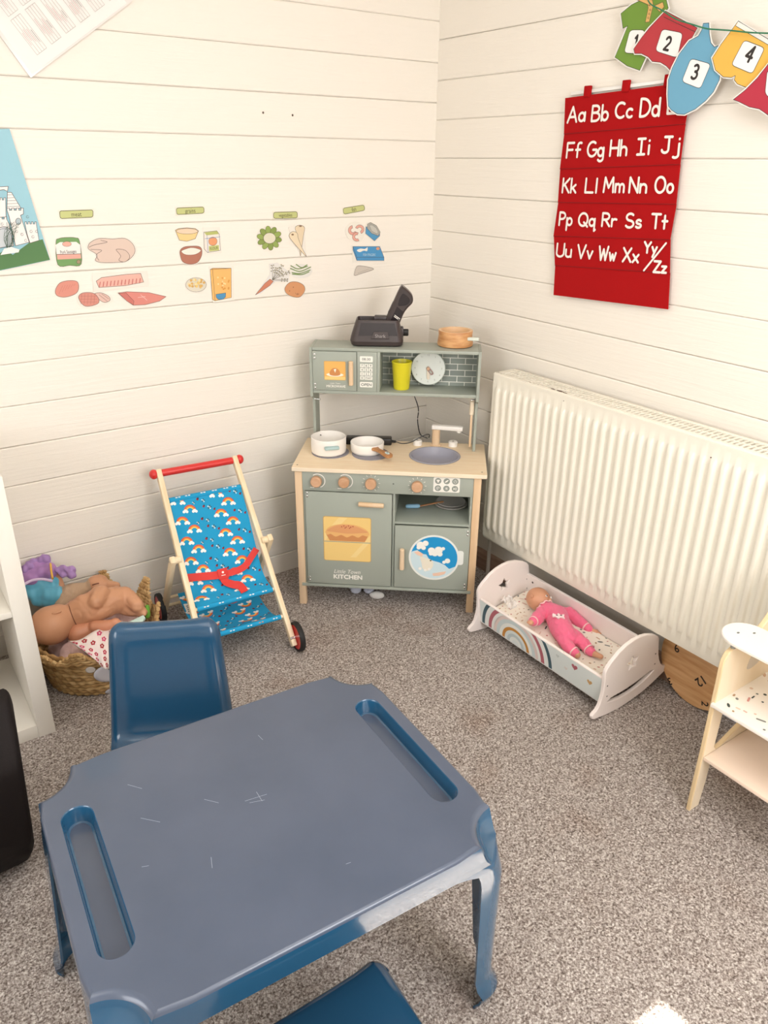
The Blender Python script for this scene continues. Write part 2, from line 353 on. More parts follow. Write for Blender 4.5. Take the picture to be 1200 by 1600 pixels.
def window(name, A0, A1, ax):
    b = MB()
    def bx(u0, u1, z0, z1, d=.03):
        if ax == 'x': b.box(u0, u1, YW-.055, YW-.055+d, z0, z1, WF, .003)
        else: b.box(XW-.055, XW-.055+d, u0, u1, z0, z1, WF, .003)
    z0, z1 = A1; u0, u1 = A0; t = .018
    for a in ((u0, u0+t, z0, z1), (u1-t, u1, z0, z1), (u0, u1, z0, z0+t), (u0, u1, z1-t, z1)): bx(*a)
    return struct(b.build(name))
window('window_1', (wx0, wx1), (.88, 2.2), 'x'); window('added_window', (-2.45, -1.05), (.92, 2.1), 'y')  # the side-wall window is unseen, added for its daylight
b = MB(); b.box(XW-.06, .06, YW-.06, .06, H, H+.05, PW, 0); struct(b.build('ceiling'))
b = MB(); LP = mat('fill_panel_white', 'ffffff', .5)
b.box(-2.35, -.65, -3.0, -1.3, H-.008, H-.0005, LP, .002); lp_ = b.build('added_ceiling_panel'); struct(lp_); lp_.name = 'added_fill_panel'  # unseen panel added to go with the ceiling fill lamp

# carpet: grey-brown speckled loop pile
cm = bpy.data.materials.new('speckled_carpet'); cm.use_nodes = True; nt = cm.node_tree; bs = nt.nodes['Principled BSDF']
bs.inputs['Roughness'].default_value = .95; bs.inputs['Specular IOR Level'].default_value = .15
tc = nt.nodes.new('ShaderNodeTexCoord')
def nnoise(scale, det, rough=.5, dist=0):
    n = nt.nodes.new('ShaderNodeTexNoise'); n.inputs['Scale'].default_value = scale; n.inputs['Detail'].default_value = det
    n.inputs['Roughness'].default_value = rough; n.inputs['Distortion'].default_value = dist; nt.links.new(tc.outputs['Object'], n.inputs[0]); return n
n1 = nnoise(205, 2, .6, .7); n2 = nnoise(85, 2); n3 = nnoise(5, 3)
vo = nt.nodes.new('ShaderNodeTexVoronoi'); vo.inputs['Scale'].default_value = 255; nt.links.new(tc.outputs['Object'], vo.inputs[0])
sepc = nt.nodes.new('ShaderNodeSeparateColor'); nt.links.new(vo.outputs['Color'], sepc.inputs[0])
mx = nt.nodes.new('ShaderNodeMath'); mx.operation = 'MULTIPLY_ADD'; mx.inputs[1].default_value = .32; nt.links.new(sepc.outputs[0], mx.inputs[0]); 
ma = nt.nodes.new('ShaderNodeMath'); ma.operation = 'MULTIPLY_ADD'; ma.inputs[1].default_value = 1.15; ma.inputs[2].default_value = -.24
nt.links.new(n1.outputs[0], ma.inputs[0]); nt.links.new(ma.outputs[0], mx.inputs[2])
m3 = nt.nodes.new('ShaderNodeMath'); m3.operation = 'MULTIPLY_ADD'; m3.inputs[1].default_value = .28; nt.links.new(n2.outputs[0], m3.inputs[0]); nt.links.new(mx.outputs[0], m3.inputs[2])
m4 = nt.nodes.new('ShaderNodeMath'); m4.operation = 'ADD'; m4.inputs[1].default_value = -.14; nt.links.new(m3.outputs[0], m4.inputs[0])
cr = nt.nodes.new('ShaderNodeValToRGB'); e = cr.color_ramp.elements
e[0].position = .22; e[0].color = lin('665a53'); e[1].position = .82; e[1].color = lin('e6dfd8')
q = e.new(.42); q.color = lin('988c84'); q = e.new(.60); q.color = lin('bdb3ab')
nt.links.new(m4.outputs[0], cr.inputs[0])
# a few worn brownish patches
cr2 = nt.nodes.new('ShaderNodeValToRGB'); cr2.color_ramp.elements[0].position = .56; cr2.color_ramp.elements[1].position = .74
cr2.color_ramp.elements[0].color = (0, 0, 0, 1); cr2.color_ramp.elements[1].color = (.35, .35, .35, 1); nt.links.new(n3.outputs[0], cr2.inputs[0])
mc = nt.nodes.new('ShaderNodeMix'); mc.data_type = 'RGBA'; mc.blend_type = 'MULTIPLY'; mc.inputs['B'].default_value = lin('c9a68c')
nt.links.new(cr2.outputs[0], mc.inputs['Factor']); nt.links.new(cr.outputs[0], mc.inputs['A']); nt.links.new(mc.outputs['Result'], bs.inputs['Base Color'])
bp = nt.nodes.new('ShaderNodeBump'); bp.inputs['Strength'].default_value = .9; bp.inputs['Distance'].default_value = .004
nt.links.new(m4.outputs[0], bp.inputs['Height']); nt.links.new(bp.outputs[0], bs.inputs['Normal'])
b = MB(); b.box(XW-.06, .06, YW-.06, .06, -.05, 0, cm, 0); struct(b.build('floor', smooth=0))
# skirting under the radiator: bare wood near the corner, painted further along
SKW = mat('bare_wood_skirting', 'a78a76', .6, vary=(6, '8f7260', (1, 1, 12)))
SKP = mat('painted_skirting', 'dcdde0', .5)
b = MB(); b.prism([(0, 0), (-.022, 0), (-.022, .05), (-.014, .058), (-.010, .075), (0, .078)], .002, 1.47, SKW, frame((0, 0, 0), (1, 0, 0), (0, 0, 1)))
struct(b.build('trim_1'))
b = MB(); b.prism([(0, 0), (-.018, 0), (-.018, .062), (-.010, .07), (0, .07)], 1.47, 3.36, SKP, frame((0, 0, 0), (1, 0, 0), (0, 0, 1)))
for k in range(12): b.sph((-.0185, -1.5-.03*k-.01*random.random(), .02+.03*random.random()), .0022, mat('scuff', '6a5a52', .9), (.3, 1, 1), n=4)
struct(b.build('trim_2'))
b = MB(); b.prism([(0, 0), (0, .04), (.012, .04), (.012, 0)], .03, 3.5, mat('white_bead', 'eee7da', .5), frame((0, -.012, 0), (0, 1, 0), (0, 0, 1)))
struct(b.build('trim_3'))

# ================================================================== RADIATOR
RADM = mat('cream_radiator_enamel', 'f1ebdb', .3, spec=.5)
RY0, RY1, RX, RZ0, RZ1 = -.535, -2.135, -.13, .22, .85
rad_ = thing('radiator', 'long cream ribbed panel radiator with chipped paint fixed along the right-hand wall', 'radiator', (-.075, -1.3, 0))
I = lambda o: MB(o.matrix_world.inverted())
b = I(rad_); P = .0333; y0 = RY0; n = int((RY0-RY1-.03)/P)
fr = [0, .06, .13, .20, .50, .57, .64, .70]
ys = [y0, y0-.0075]; dp = [0, 0]
for k in range(n):
    for t in fr:
        ys.append(y0-.015-P*(k+t)); a = {0: 0, .06: .15, .13: .8, .20: 1, .50: 1, .57: .8, .64: .15, .70: 0}[t]; dp.append(a)
ys += [RY1+.008, RY1]; dp += [0, 0]
zz = [RZ0, RZ0+.018, RZ0+.044, RZ0+.048, RZ0+.054, RZ0+.062, RZ0+.075] + [RZ0+.075+(RZ1-RZ0-.15)*i/6 for i in range(1, 6)] + [RZ1-.075, RZ1-.062, RZ1-.054, RZ1-.048, RZ1-.044, RZ1-.012, RZ1-.003, RZ1]
def zmask(z):
    e = min(z-RZ0, RZ1-z); return max(0, min(1, (e-.044)/.022))**.6
vs = []; fs = []
for y, d in zip(ys, dp):
    for z in zz:
        x = RX - .0 + .009*(1 - 0) * 0
        edge = .006 if (z <= RZ0 or z >= RZ1) else 0
        vs.append((RX + edge - .0085*d*zmask(z) , y, z))
k = len(zz)
for i in range(len(ys)-1):
    for j in range(k-1): fs.append((i*k+j, (i+1)*k+j, (i+1)*k+j+1, i*k+j+1))
b.raw(vs, fs, RADM); b.box(RX+.004, RX+.012, RY1, RY0, RZ0, RZ1, RADM, .002)
b.build('front_panel', rad_, smooth=50)
b = I(rad_)   # rolled top grille with slots
b.box(RX+.006, RX+.018, RY1, RY0-.002, RZ1-.006, RZ1+.002, RADM, .001); b.box(-.045, -.032, RY1, RY0-.002, RZ1-.006, RZ1+.002, RADM, .001)
yy = RY0-.004
b.box(RX+.018, -.045, RY0-.03, RY0-.002, RZ1-.004, RZ1+.0005, RADM, .0005)
yy = RY0-.03
while yy > RY1+.01:
    b.box(RX+.017, -.044, yy-.0155, yy-.0085, RZ1-.008, RZ1, RADM, .0005); yy -= .0155
b.box(RX+.05, RX+.054, RY1, RY0-.01, RZ1-.006, RZ1+.0006, RADM, .0003)
b.build('top_grille', rad_)
b = I(rad_); b.box(-.112, -.052, RY1+.02, RY0-.02, RZ0+.03, RZ1-.045, mat('shade_grey_convector_fins', '8d8375', .8), 0); b.build('convector_fins', rad_)  # colour darkened to stand in for shade behind the grille slots
CH = mat('bare_rusty_metal', '54392c', .8)
for (yc, s_, xo) in ((-.70, .004, .010), (-.715, .003, .012), (-.80, .011, .012), (-.83, .016, .013), (-.853, .009, .011), (-.545, .004, .012), (-.56, .003, .01), (-.735, .003, .011)):
    b = I(rad_); b.sph((RX+xo, yc, RZ1+.0021), s_, CH, (.35, 1, .06), n=5); b.build('paint_chip', rad_, label='paint chip showing dark bare metal')
for (yc, zc, s_) in ((-1.385, .805, .003), (-1.395, .80, .004), (-1.60, .5, .0015), (-1.2, .6, .0013), (-.86, .83, .002)):
    b = I(rad_); b.sph((RX-.0002, yc, zc), s_, CH, (.06, 1, .7), n=5); b.build('paint_chip', rad_, label='paint chip showing dark bare metal')
b = I(rad_); b.box(RX+.004, -.034, RY0-.0025, RY0+.001, RZ0+.005, RZ1+.001, RADM, .002); b.build('side_panel', rad_)
b = I(rad_); b.box(RX+.004, -.034, RY1, RY1+.003, RZ0+.005, RZ1, RADM, .002); b.build('side_panel', rad_)
b = I(rad_); b.box(-.045, -.034, RY1+.003, RY0-.003, RZ0, RZ1-.01, RADM, .002); b.box(-.034, -.004, -1.0, -.96, .3, .7, RADM, .002); b.box(-.034, -.004, -1.9, -1.86, .3, .7, RADM, .002)
b.build('back_panel', rad_)
b = I(rad_); VW = mat('white_valve_plastic', 'e6e2da', .4); PIPE = mat('painted_pipe', 'cfc8bc', .4)
b.cyl((-.045, RY0+.045, .235), (-.045, RY0+.045, .290), .016, VW, .013, bev=.003); b.cyl((-.05, RY0+.04, .25), (-.06, RY0-.01, .255), .009, PIPE); b.build('valve', rad_)
b = I(rad_); b.tube([(-.045, RY0+.045, .235), (-.045, RY0+.045, .0)], .0075, PIPE); b.build('pipe', rad_)

# ================================================================== PRINTED CARDS ON THE WALLS
class Card:
    """flat printed piece on a wall, authored in the wall's own plane; s=(ox,oy,k) maps drawing units to photo pixels read off the wall"""
    def __init__(s, wall, d, tr=(0, 0, 1), tilt=None):
        s.wall, s.d, s.tr = wall, d, tr
        s.F = frame((0, -d, 0), (1, 0, 0), (0, 0, 1)) if wall == 'L' else frame((-d, 0, 0), (0, -1, 0), (0, 0, 1))
        s.b = MB(); s.n = 0; s.c = None
    def p(s, q):
        x, y = s.tr[0]+q[0]/s.tr[2], s.tr[1]+q[1]/s.tr[2]
        if s.wall == 'L': v = onp(x, y, (0, 1, 0), -s.d); return (v.x, v.z)
        v = onp(x, y, (1, 0, 0), -s.d); return (-v.y, v.z)
    def base(s, pts, col, th=.0008, rough=.35, m=None):
        P_ = [s.p(q) for q in pts]; m = m or mat('card_'+col, col, rough)
        xs = [q[0] for q in P_]; ys_ = [q[1] for q in P_]; s.c = ((min(xs)+max(xs))/2, (min(ys_)+max(ys_))/2)
        s.b.prism(P_, 0, th, m, s.F); s.z = th; return s
    def poly(s, pts, col, holes=()):
        P_ = [s.p(q) for q in pts]; s.n += 1; z = s.z+.00012*s.n
        for t in tessellate_polygon([[Vector((*q, 0)) for q in P_]]):
            a, b_, c = (P_[i] for i in t); t = t if (b_[0]-a[0])*(c[1]-a[1])-(c[0]-a[0])*(b_[1]-a[1]) > 0 else t[::-1]
            s.b.raw([(*P_[i], z) for i in t], [(0, 1, 2)], flat(col), s.F)
        return s
    def line(s, pts, col='4a3328', w=.0011, closed=False):
        pts = list(pts)+([pts[0]] if closed else []); s.n += 1
        ribbon(s.b, [s.p(q) for q in pts], w/2, flat(col), s.F, s.z+.00012*s.n); return s
    def shape(s, pts, fill, w=.0011, col='4a3328'):
        return s.poly(pts, fill).line(pts, col, w, True)
    def text(s, txt, c, h, col, rot=None, wide=1, bold=0, shear=0):
        """rot: second point giving the baseline direction"""
        a = Vector(s.p(c)); e = (Vector(s.p(rot))-a).normalized() if rot else Vector((1, 0)); s.n += 1
        X = s.F @ Matrix(((e.x, -e.y, 0, a.x), (e.y, e.x, 0, a.y), (0, 0, 1, 0), (0, 0, 0, 1)))
        put_text(s.b, txt, h, flat(col), X, shear=shear, z=s.z+.00012*s.n, wide=wide, bold=bold); return s
    def glyph(s, ch, c0, h, hw, col, w=1, shear=0, dirp=None):
        a = Vector(s.p(c0)); e = (Vector(s.p(dirp))-a).normalized() if dirp else Vector((1, 0)); s.n += 1
        X = s.F @ Matrix(((e.x, -e.y, 0, a.x), (e.y, e.x, 0, a.y), (0, 0, 1, 0), (0, 0, 0, 1)))
        glyph(s.b, ch, 0, 0, h, hw, flat(col), X, s.z+.00012*s.n, w, shear); return s
    def done(s, name, label, cat, group=None):
        c = s.F @ Vector((s.c[0], s.c[1], 0)); s.b.v = [v-c for v in s.b.v]
        o = s.b.build(name, smooth=0); o.location = c; return tag(o, label, cat, group)
FG = 'laminated food pictures on the left wall'; LG = 'food group word labels on the left wall'
Z3 = (0, 180, 3.529); Z4 = (270, 300, 3.4286)
OL = '4a3328'
# word labels
for tr, q, wd, lb in ((Z3, [(328, 528), (512, 522), (512, 562), (332, 570)], 'meat', 'small green word label reading meat, furthest left'),
                      (Z4, [(18, 86), (166, 80), (167, 113), (21, 121)], 'grains', 'small green word label reading grains'),
                      (Z4, [(539, 109), (666, 105), (667, 139), (540, 142)], 'vegetables', 'small green word label reading vegetables'),
                      (Z4, [(911, 87), (1024, 69), (1028, 98), (915, 119)], 'fish', 'small green word label reading fish, nearest the corner')):
    c = Card('L', .0012, tr); mx_, my_ = sum(p[0] for p in q)/4, sum(p[1] for p in q)/4
    big = [(mx_+(p[0]-mx_)*1.06, my_+(p[1]-my_)*1.3) for p in q]; c.base(big, 'ece6d2', .0005)
    rr = []
    for i in range(4):
        a, p, n_ = Vector(q[i-1]), Vector(q[i]), Vector(q[(i+1) % 4]); r_ = 9
        p1 = p+(a-p).normalized()*r_; p2 = p+(n_-p).normalized()*r_; rr += [p1[:], (p1*.3+p2*.3+p*.4)[:], p2[:]]
    c.shape(rr, 'c4c782', .0016, '3a3a20')
    c.text(wd, (mx_, my_), .0125 if wd != 'vegetables' else .0105, '4a4020', ((q[1][0]+q[2][0])/2, (q[1][1]+q[2][1])/2), .8)
    c.done('word_label', lb, 'label', LG)
def blobpts(pts): return smooth_closed([Vector(p) for p in pts], 4)
def back(c, pts, g=1.08, off=0, col='efe9dc'):
    mx_, my_ = sum(p[0] for p in pts)/len(pts), sum(p[1] for p in pts)/len(pts)
    c.base([(mx_+(p[0]-mx_)*g, my_+(p[1]-my_)*g) for p in pts], col, .0005, .25); return c
def card(tr): return Card('L', .0012, tr)
def fin(c, lb): c.done('picture_card', lb, 'picture card', FG)
# sausages pack
o_ = [(308, 700), (325, 680), (365, 674), (415, 676), (438, 695), (448, 820), (385, 828), (318, 824)]
c = back(card(Z3), blobpts(o_)); c.shape(blobpts(o_), '6f9a5a'); c.poly([(306, 715), (330, 700), (420, 698), (442, 715), (445, 765), (312, 768)], 'eee8e0'); c.poly([(313, 766), (445, 764), (447, 790), (316, 796)], 'dfa595')
c.shape(circ(368, 710, 25, 16, 14), 'e5ab98', .0007); c.text('Pork Sausages', (376, 752), .009, '3d3530', (440, 748), .62); c.shape(circ(433, 808, 11, 12), '9c8a68', .0007); c.line([(312, 768), (445, 764)]); fin(c, 'picture card of a green packet of pork sausages')
# chicken
o_ = [(486, 720), (500, 700), (545, 680), (620, 682), (690, 680), (735, 715), (742, 760), (700, 803), (640, 812), (560, 812), (525, 800), (535, 770), (490, 740)]
c = back(card(Z3), blobpts(o_)); c.shape(blobpts(o_), 'dcc4b4'); c.line(smooth_open([(500, 740), (560, 745), (530, 770), (545, 800)])); c.shape(blobpts([(640, 740), (690, 745), (715, 780), (690, 808), (655, 800), (665, 775)]), 'd8bfae'); c.line(smooth_open([(555, 690), (590, 700), (520, 715), (490, 728)])); fin(c, 'picture card of a whole plucked chicken')
# burger
o_ = [(305, 965), (330, 925), (380, 912), (425, 918), (433, 955), (415, 985), (360, 1003), (315, 995)]
c = back(card(Z3), blobpts(o_)); c.shape(blobpts(o_), 'd98f7d'); 
for k in range(6): c.line([(325+k*16, 985-k*9), (345+k*14, 940-k*2)], 'c87767', .0009)
fin(c, 'picture card of one oval pink meat patty')
# steaks (griddled)
o_ = [(432, 1005), (455, 980), (510, 980), (540, 1005), (543, 1035), (500, 1052), (460, 1048)]
o2 = [(520, 985), (560, 980), (600, 1000), (605, 1022), (575, 1032), (545, 1015)]
c = back(card(Z3), blobpts([(430, 1000), (470, 975), (560, 975), (608, 1000), (605, 1030), (520, 1055), (450, 1052)])); c.shape(blobpts(o2), 'e0bcae'); c.shape(blobpts(o_), 'd68f7f')
for k in range(5): c.line([(450+k*18, 985), (445+k*18, 1042)], 'b97060', .0009)
for k in range(3): c.line([(440, 998+k*16), (535, 998+k*16)], 'b97060', .0009)
c.line([(545, 990), (590, 1025)], OL, .0008); c.line([(560, 985), (598, 1012)], OL, .0008); fin(c, 'picture card of a cross-hatched steak beside a pale slice')
# ribs
c = card(Z3); c.base([(508, 870), (812, 858), (820, 940), (515, 972)], 'ece6da', .0005, .2); o_ = [(530, 915), (560, 895), (690, 878), (775, 872), (792, 920), (690, 940), (545, 950)]
c.shape(o_, 'e6b3a3')
for k in range(12): c.line([(548+k*20, 945-k*1.8), (552+k*20, 920-k*1.8)], 'c05a55', .0022)
fin(c, 'picture card of a rack of pink ribs on clear laminate')
# steak cut
o_ = [(650, 980), (700, 973), (820, 978), (915, 1000), (880, 1025), (800, 1045), (735, 1048), (700, 1025)]
c = back(card(Z3), o_); c.shape(o_, 'd9877a'); c.shape([(655, 982), (695, 980), (738, 1025), (735, 1046), (700, 1025)], 'c97267', .0009); c.line([(775, 990), (810, 1020)], 'f0d5cc', .001); c.line([(760, 1005), (800, 1000)], 'f0d5cc', .001); fin(c, 'picture card of a long pointed cut of red meat')
# pale bowl
o_ = [(13, 205), (30, 196), (75, 192), (120, 196), (137, 208), (120, 250), (75, 264), (35, 258)]
c = back(card(Z4), o_); c.shape(o_, 'eccb8a'); c.shape(circ(76, 210, 58, 24, 15), 'e8cdb0', .0008); fin(c, 'picture card of a yellow bowl of pale grain')
# flour box
o_ = [(166, 215), (235, 208), (248, 225), (255, 312), (185, 324), (168, 305)]
c = card(Z4); c.base([(160, 190), (252, 188), (262, 328), (172, 334)], 'efe9dd', .0005, .2); c.shape(o_, 'ece2d6'); c.poly([(168, 217), (235, 209), (246, 225), (180, 232)], 'b4b96a'); c.shape(circ(214, 264, 23, 16), 'e59b6b', .0008); c.poly([(192, 290), (246, 284), (247, 312), (194, 318)], 'c2c67a'); c.text('FLOUR', (220, 301), .008, '51512c', (245, 298), .8); c.line([(172, 250), (252, 240)], '4d7fb5', .0012); c.line([(182, 232), (188, 322)], '4d7fb5', .0012); fin(c, 'picture card of a white and green box of flour')
# brown bowl
o_ = [(38, 315), (60, 295), (100, 290), (140, 292), (155, 310), (152, 345), (130, 378), (90, 387), (55, 375), (42, 350)]
c = back(card(Z4), blobpts(o_)); c.shape(blobpts(o_), 'b0705a'); c.shape(blobpts([(45, 318), (70, 305), (100, 298), (130, 303), (150, 314), (120, 334), (70, 336)]), 'f0e6d8', .0008); fin(c, 'picture card of a red-brown bowl of white rice')
# popcorn
c = back(card(Z4), circ(124, 497, 55, 20, 40)); c.shape(circ(124, 497, 55, 24, 38), 'ddd6c4', .0008)
random.seed(3)
for k in range(26):
    a_, r_ = random.random()*6.28, random.random()**.5; c.poly(circ(124+44*r_*cos(a_), 490+24*r_*sin(a_), 7, 8), random.choice(['e9c978', 'f0dca6', 'd9ae62']))
fin(c, 'picture card of a glass bowl of yellow cereal pieces')
# cereal box
c = card(Z4); c.base([(192, 398), (325, 396), (328, 580), (215, 592)], 'efe9dd', .0005, .2); c.shape([(200, 415), (214, 408), (312, 408), (313, 565), (225, 583), (212, 575)], 'efb96c'); c.line([(212, 412), (226, 582)]); c.line([(201, 415), (312, 408)]); c.shape([(230, 548), (283, 540), (282, 562), (268, 574), (245, 576), (232, 565)], '4b92bd', .0009)
for k in range(16): c.poly(circ(240+random.random()*60, 450+random.random()*70, 5, 7), random.choice(['f6d79a', 'dc9a48']))
fin(c, 'picture card of a tall orange cereal box')
# cauliflower
c = card(Z4); R_ = []
for k in range(10): a_ = 36*k; R_ += [(516+66*cos(rad(a_)), 247+62*sin(rad(a_))), (516+52*cos(rad(a_+18)), 247+48*sin(rad(a_+18)))]
back(c, circ(516, 247, 68, 20, 64), 1.0)
for k in range(10):
    a_ = rad(36*k+10); cx_, cy_ = 516+44*cos(a_), 247+42*sin(a_); u_ = (cos(a_), sin(a_)); L_ = []
    for t in range(14): q_ = 2*pi*t/14; x_, y_ = 24*cos(q_), 15*sin(q_); L_.append((cx_+x_*u_[0]-y_*u_[1], cy_+x_*u_[1]+y_*u_[0]))
    c.shape(L_, '94a856' if k % 2 else '86994b', .0009)
c.shape(circ(516, 247, 33, 20, 29), 'ddd7bf', .0009); fin(c, 'picture card of a cauliflower with green leaves')
# parsnips
c = card(Z4); c.base([(618, 190), (650, 178), (705, 180), (715, 340), (690, 348), (660, 290)], 'efe9dd', .0005, .2)
c.shape(blobpts([(655, 190), (680, 178), (705, 190), (700, 230), (690, 300), (683, 342), (678, 300), (665, 230)]), 'e3cfae'); c.shape(blobpts([(622, 235), (640, 212), (665, 220), (672, 250), (692, 300), (715, 345), (680, 310), (645, 270)]), 'e7d5b5'); c.poly(circ(641, 228, 7, 8, 5), '8a6a4c'); c.poly(circ(683, 183, 8, 8, 4), '8a6a4c'); fin(c, 'picture card of two crossed parsnips')
# carrot
c = card(Z4); c.base([(440, 552), (520, 440), (515, 385), (560, 378), (625, 430), (620, 480), (550, 480), (470, 545)], 'e6e2dc', .0005, .2)
c.shape([(442, 551), (492, 490), (520, 467), (538, 478), (520, 500), (470, 535)], 'cf8264'); 
for a_, L_ in ((-100, 75), (-60, 85), (-80, 60), (-25, 90), (-45, 60), (5, 70)):
    ex_, ey_ = 545+L_*.95*cos(rad(a_)), 465+L_*sin(rad(a_)); c.line([(533, 470), (ex_, ey_)], '5d5538', .0012)
    for t in (.6, .8, .98):
        for sgn in (-1, 1): c.poly(circ(533+(ex_-533)*t+sgn*6*sin(rad(a_)), 470+(ey_-470)*t-sgn*6*cos(rad(a_)), 3.4, 6), '857f58')
fin(c, 'picture card of an orange carrot with its leafy top')
# beans
c = card(Z4); c.base(circ(685, 424, 62, 24, 38), 'e9e5dc', .0005, .2)
for q in ([(632, 395), (670, 412), (720, 398)], [(630, 410), (680, 425), (738, 402)], [(638, 432), (680, 436), (735, 418)], [(640, 440), (690, 442), (728, 428)], [(660, 388), (690, 405), (718, 390)]): c.line(smooth_open([Vector(p) for p in q]), OL, .0034); c.line(smooth_open([Vector(p) for p in q]), '7d9a55', .0026)
fin(c, 'picture card of a bundle of green beans')
# potato
o_ = [(600, 515), (625, 485), (665, 482), (700, 500), (706, 530), (680, 562), (640, 560), (608, 542)]
c = back(card(Z4), blobpts(o_)); c.shape(blobpts(o_), 'd39566')
for q in ((645, 510), (625, 530), (668, 545)): c.poly(circ(*q, 3, 6), '8d5a38')
c.line(smooth_open([Vector((655, 540)), Vector((665, 550)), Vector((676, 545))]), OL, .0008); fin(c, 'picture card of a brown potato')
# prawns
c = back(card(Z4), blobpts([(930, 195), (960, 165), (1000, 168), (1026, 200), (1010, 255), (970, 262), (935, 235)]))
for cx_, cy_, r_, a_ in ((965, 205, 26, 30), (1000, 200, 24, 200), (985, 240, 24, 60)): c.shape(band(cx_, cy_, r_*.45, r_, a_, a_+230, 16), 'e2a695', .0009)
fin(c, 'picture card of three curled pink prawns')
# tin
c = back(card(Z4), blobpts([(1035, 190), (1050, 165), (1100, 200), (1110, 225), (1085, 260), (1035, 225)])); c.shape([(1034, 185), (1032, 222), (1080, 262), (1108, 235), (1108, 222)], '4f96c2'); c.shape([(1042+0, 172), (1058, 163), (1090, 180), (1110, 215), (1100, 235), (1065, 222), (1040, 195)], 'a9a89f'); c.shape([(1052, 178), (1066, 176), (1088, 192), (1100, 215), (1092, 224), (1065, 210)], 'c2c0b6', .0007); fin(c, 'picture card of a small blue and grey tin')
# fish box
c = card(Z4); c.base([(958, 288), (1112, 286), (1135, 372), (965, 378)], 'efe9dd', .0005, .2); c.shape([(964, 292), (1108, 292), (1131, 350), (1131, 367), (985, 367), (964, 310)], '4a93c4'); c.line([(964, 292), (985, 350), (1131, 350)]); c.line([(985, 350), (985, 367)])
c.poly(blobpts([(985, 312), (1005, 303), (1028, 305), (1042, 296), (1040, 316), (1022, 314), (1000, 322)]), 'ece8dc'); c.text('FISH FINGERS', (1052, 336), .0085, 'bcd6de', (1100, 336), .75); c.poly(circ(1098, 303, 10, 8, 8), 'dc9a72'); fin(c, 'picture card of a blue box of frozen fish')
# fish fillet
o_ = [(972, 440), (985, 400), (1010, 396), (1060, 405), (1075, 414), (1050, 424), (1005, 438), (978, 447)]
c = back(card(Z4), blobpts(o_)); c.shape(blobpts(o_), 'cfc5b8'); c.line([(990, 435), (1050, 412)], '8a7a6c', .0007); fin(c, 'picture card of one small grey fish fillet')

# timetable in a plastic sleeve, top left
random.seed(11)
c = Card('L', .004); A_, B_, C_ = Vector((48, 122)), Vector((205, 3)), Vector((0, 45))
u_ = (B_-A_); v_ = (C_-A_)
c.base([(48, 122), (207, 2), (130, -95), (-95, -75)], 'e9e2dc', .0008, .12)
c.poly([(50, 116), (198, 5), (125, -88), (-84, -70)], 'f1ece6')
ex_, ey_ = Vector((.80, -.60)), Vector((-.61, -.79)); O_ = Vector((58, 86))
for r_ in range(2):
    for k in range(6):
        o = O_+ex_*(k*28)+ey_*(r_*75)
        for t in range(5): c.line([(o+ex_*(t*4.6))[:], (o+ex_*(t*4.6)+ey_*68)[:]], '8e857e', .0006)
        c.line([o[:], (o+ex_*18.4)[:]], '8e857e', .0006); c.line([(o+ey_*68)[:], (o+ex_*18.4+ey_*68)[:]], '8e857e', .0006)
        for t in range(4):
            p0_ = o+ex_*(t*4.6+2.3)+ey_*(12+random.random()*12); c.line([p0_[:], (p0_+ey_*(14+random.random()*18))[:]], 'c9989a' if t < 3 else '4b4646', .0009)
c.done('timetable_sheet', 'printed timetable in a clear plastic sleeve hung askew in the top left corner', 'paper sheet')
# castle picture on the far left of the left wall
c = Card('L', .003, Z3)
c.base([(-200, 75), (52, 75), (276, 798), (-200, 900)], '8fc0cc', .0008, .4)
c.poly([(-200, 740), (0, 760), (30, 740), (70, 770), (165, 700), (235, 684), (275, 797), (-200, 897)], '4f7a45')
WHT = 'efeae4'
def bat(x0, x1, y, n, h=12):   # battlements
    w_ = (x1-x0)/(2*n-1); r = []
    for k in range(n): r += [(x0+2*k*w_, y+h), (x0+2*k*w_, y), (x0+(2*k+1)*w_, y), (x0+(2*k+1)*w_, y+h)]
    return r
c.shape(bat(137, 200, 588, 4)+[(215, 690), (165, 705), (150, 660)], WHT, .0012); c.shape([(40, 425), (62, 425), (115, 512), (38, 520)], WHT, .0012)
for k in range(5): c.line([(40, 440+k*16), (66+k*10, 438+k*16)], OL, .0008)
c.shape(bat(38, 128, 512, 4)+[(128, 545), (112, 552), (160, 700), (85, 720), (50, 560)], WHT, .0012); c.shape(bat(-80, 35, 560, 5)+[(50, 600), (75, 720), (-80, 740)], WHT, .0012)
c.shape(bat(-40, 30, 455, 4)+[(32, 560), (-40, 565)], WHT, .0012); c.shape([(-90, 400), (44, 392), (40, 420), (20, 410), (-40, 420), (-90, 410)], WHT, .0012)
c.shape(arc(20, 655, 45, 40, 180, 360)+[(62, 720), (-22, 735)], 'c9ced0', .0014); c.line(arc(20, 655, 36, 30, 180, 360), OL, .0009)
c.shape(circ(100, 585, 15, 14, 18), 'aebcc0', .0010)
for q in ((120, 657), (170, 640), (180, 670), (60, 600), (10, 600), (90, 640), (140, 690), (150, 560), (200, 640)): c.line(circ(*q, 7, 8), OL, .0007)
for k in range(14):
    a_ = (random.uniform(30, 110), random.uniform(580, 640)); c.line(smooth_open([Vector(a_), Vector((random.uniform(20, 80), random.uniform(640, 700))), Vector((random.uniform(35, 55), 740))]), '42604a', .0008)
c.poly([(0, 770), (20, 735), (60, 725), (105, 740), (100, 755), (30, 765)], WHT)
c.done('castle_picture', 'colouring picture of a white castle on green grass under blue sky, at the left edge', 'picture')

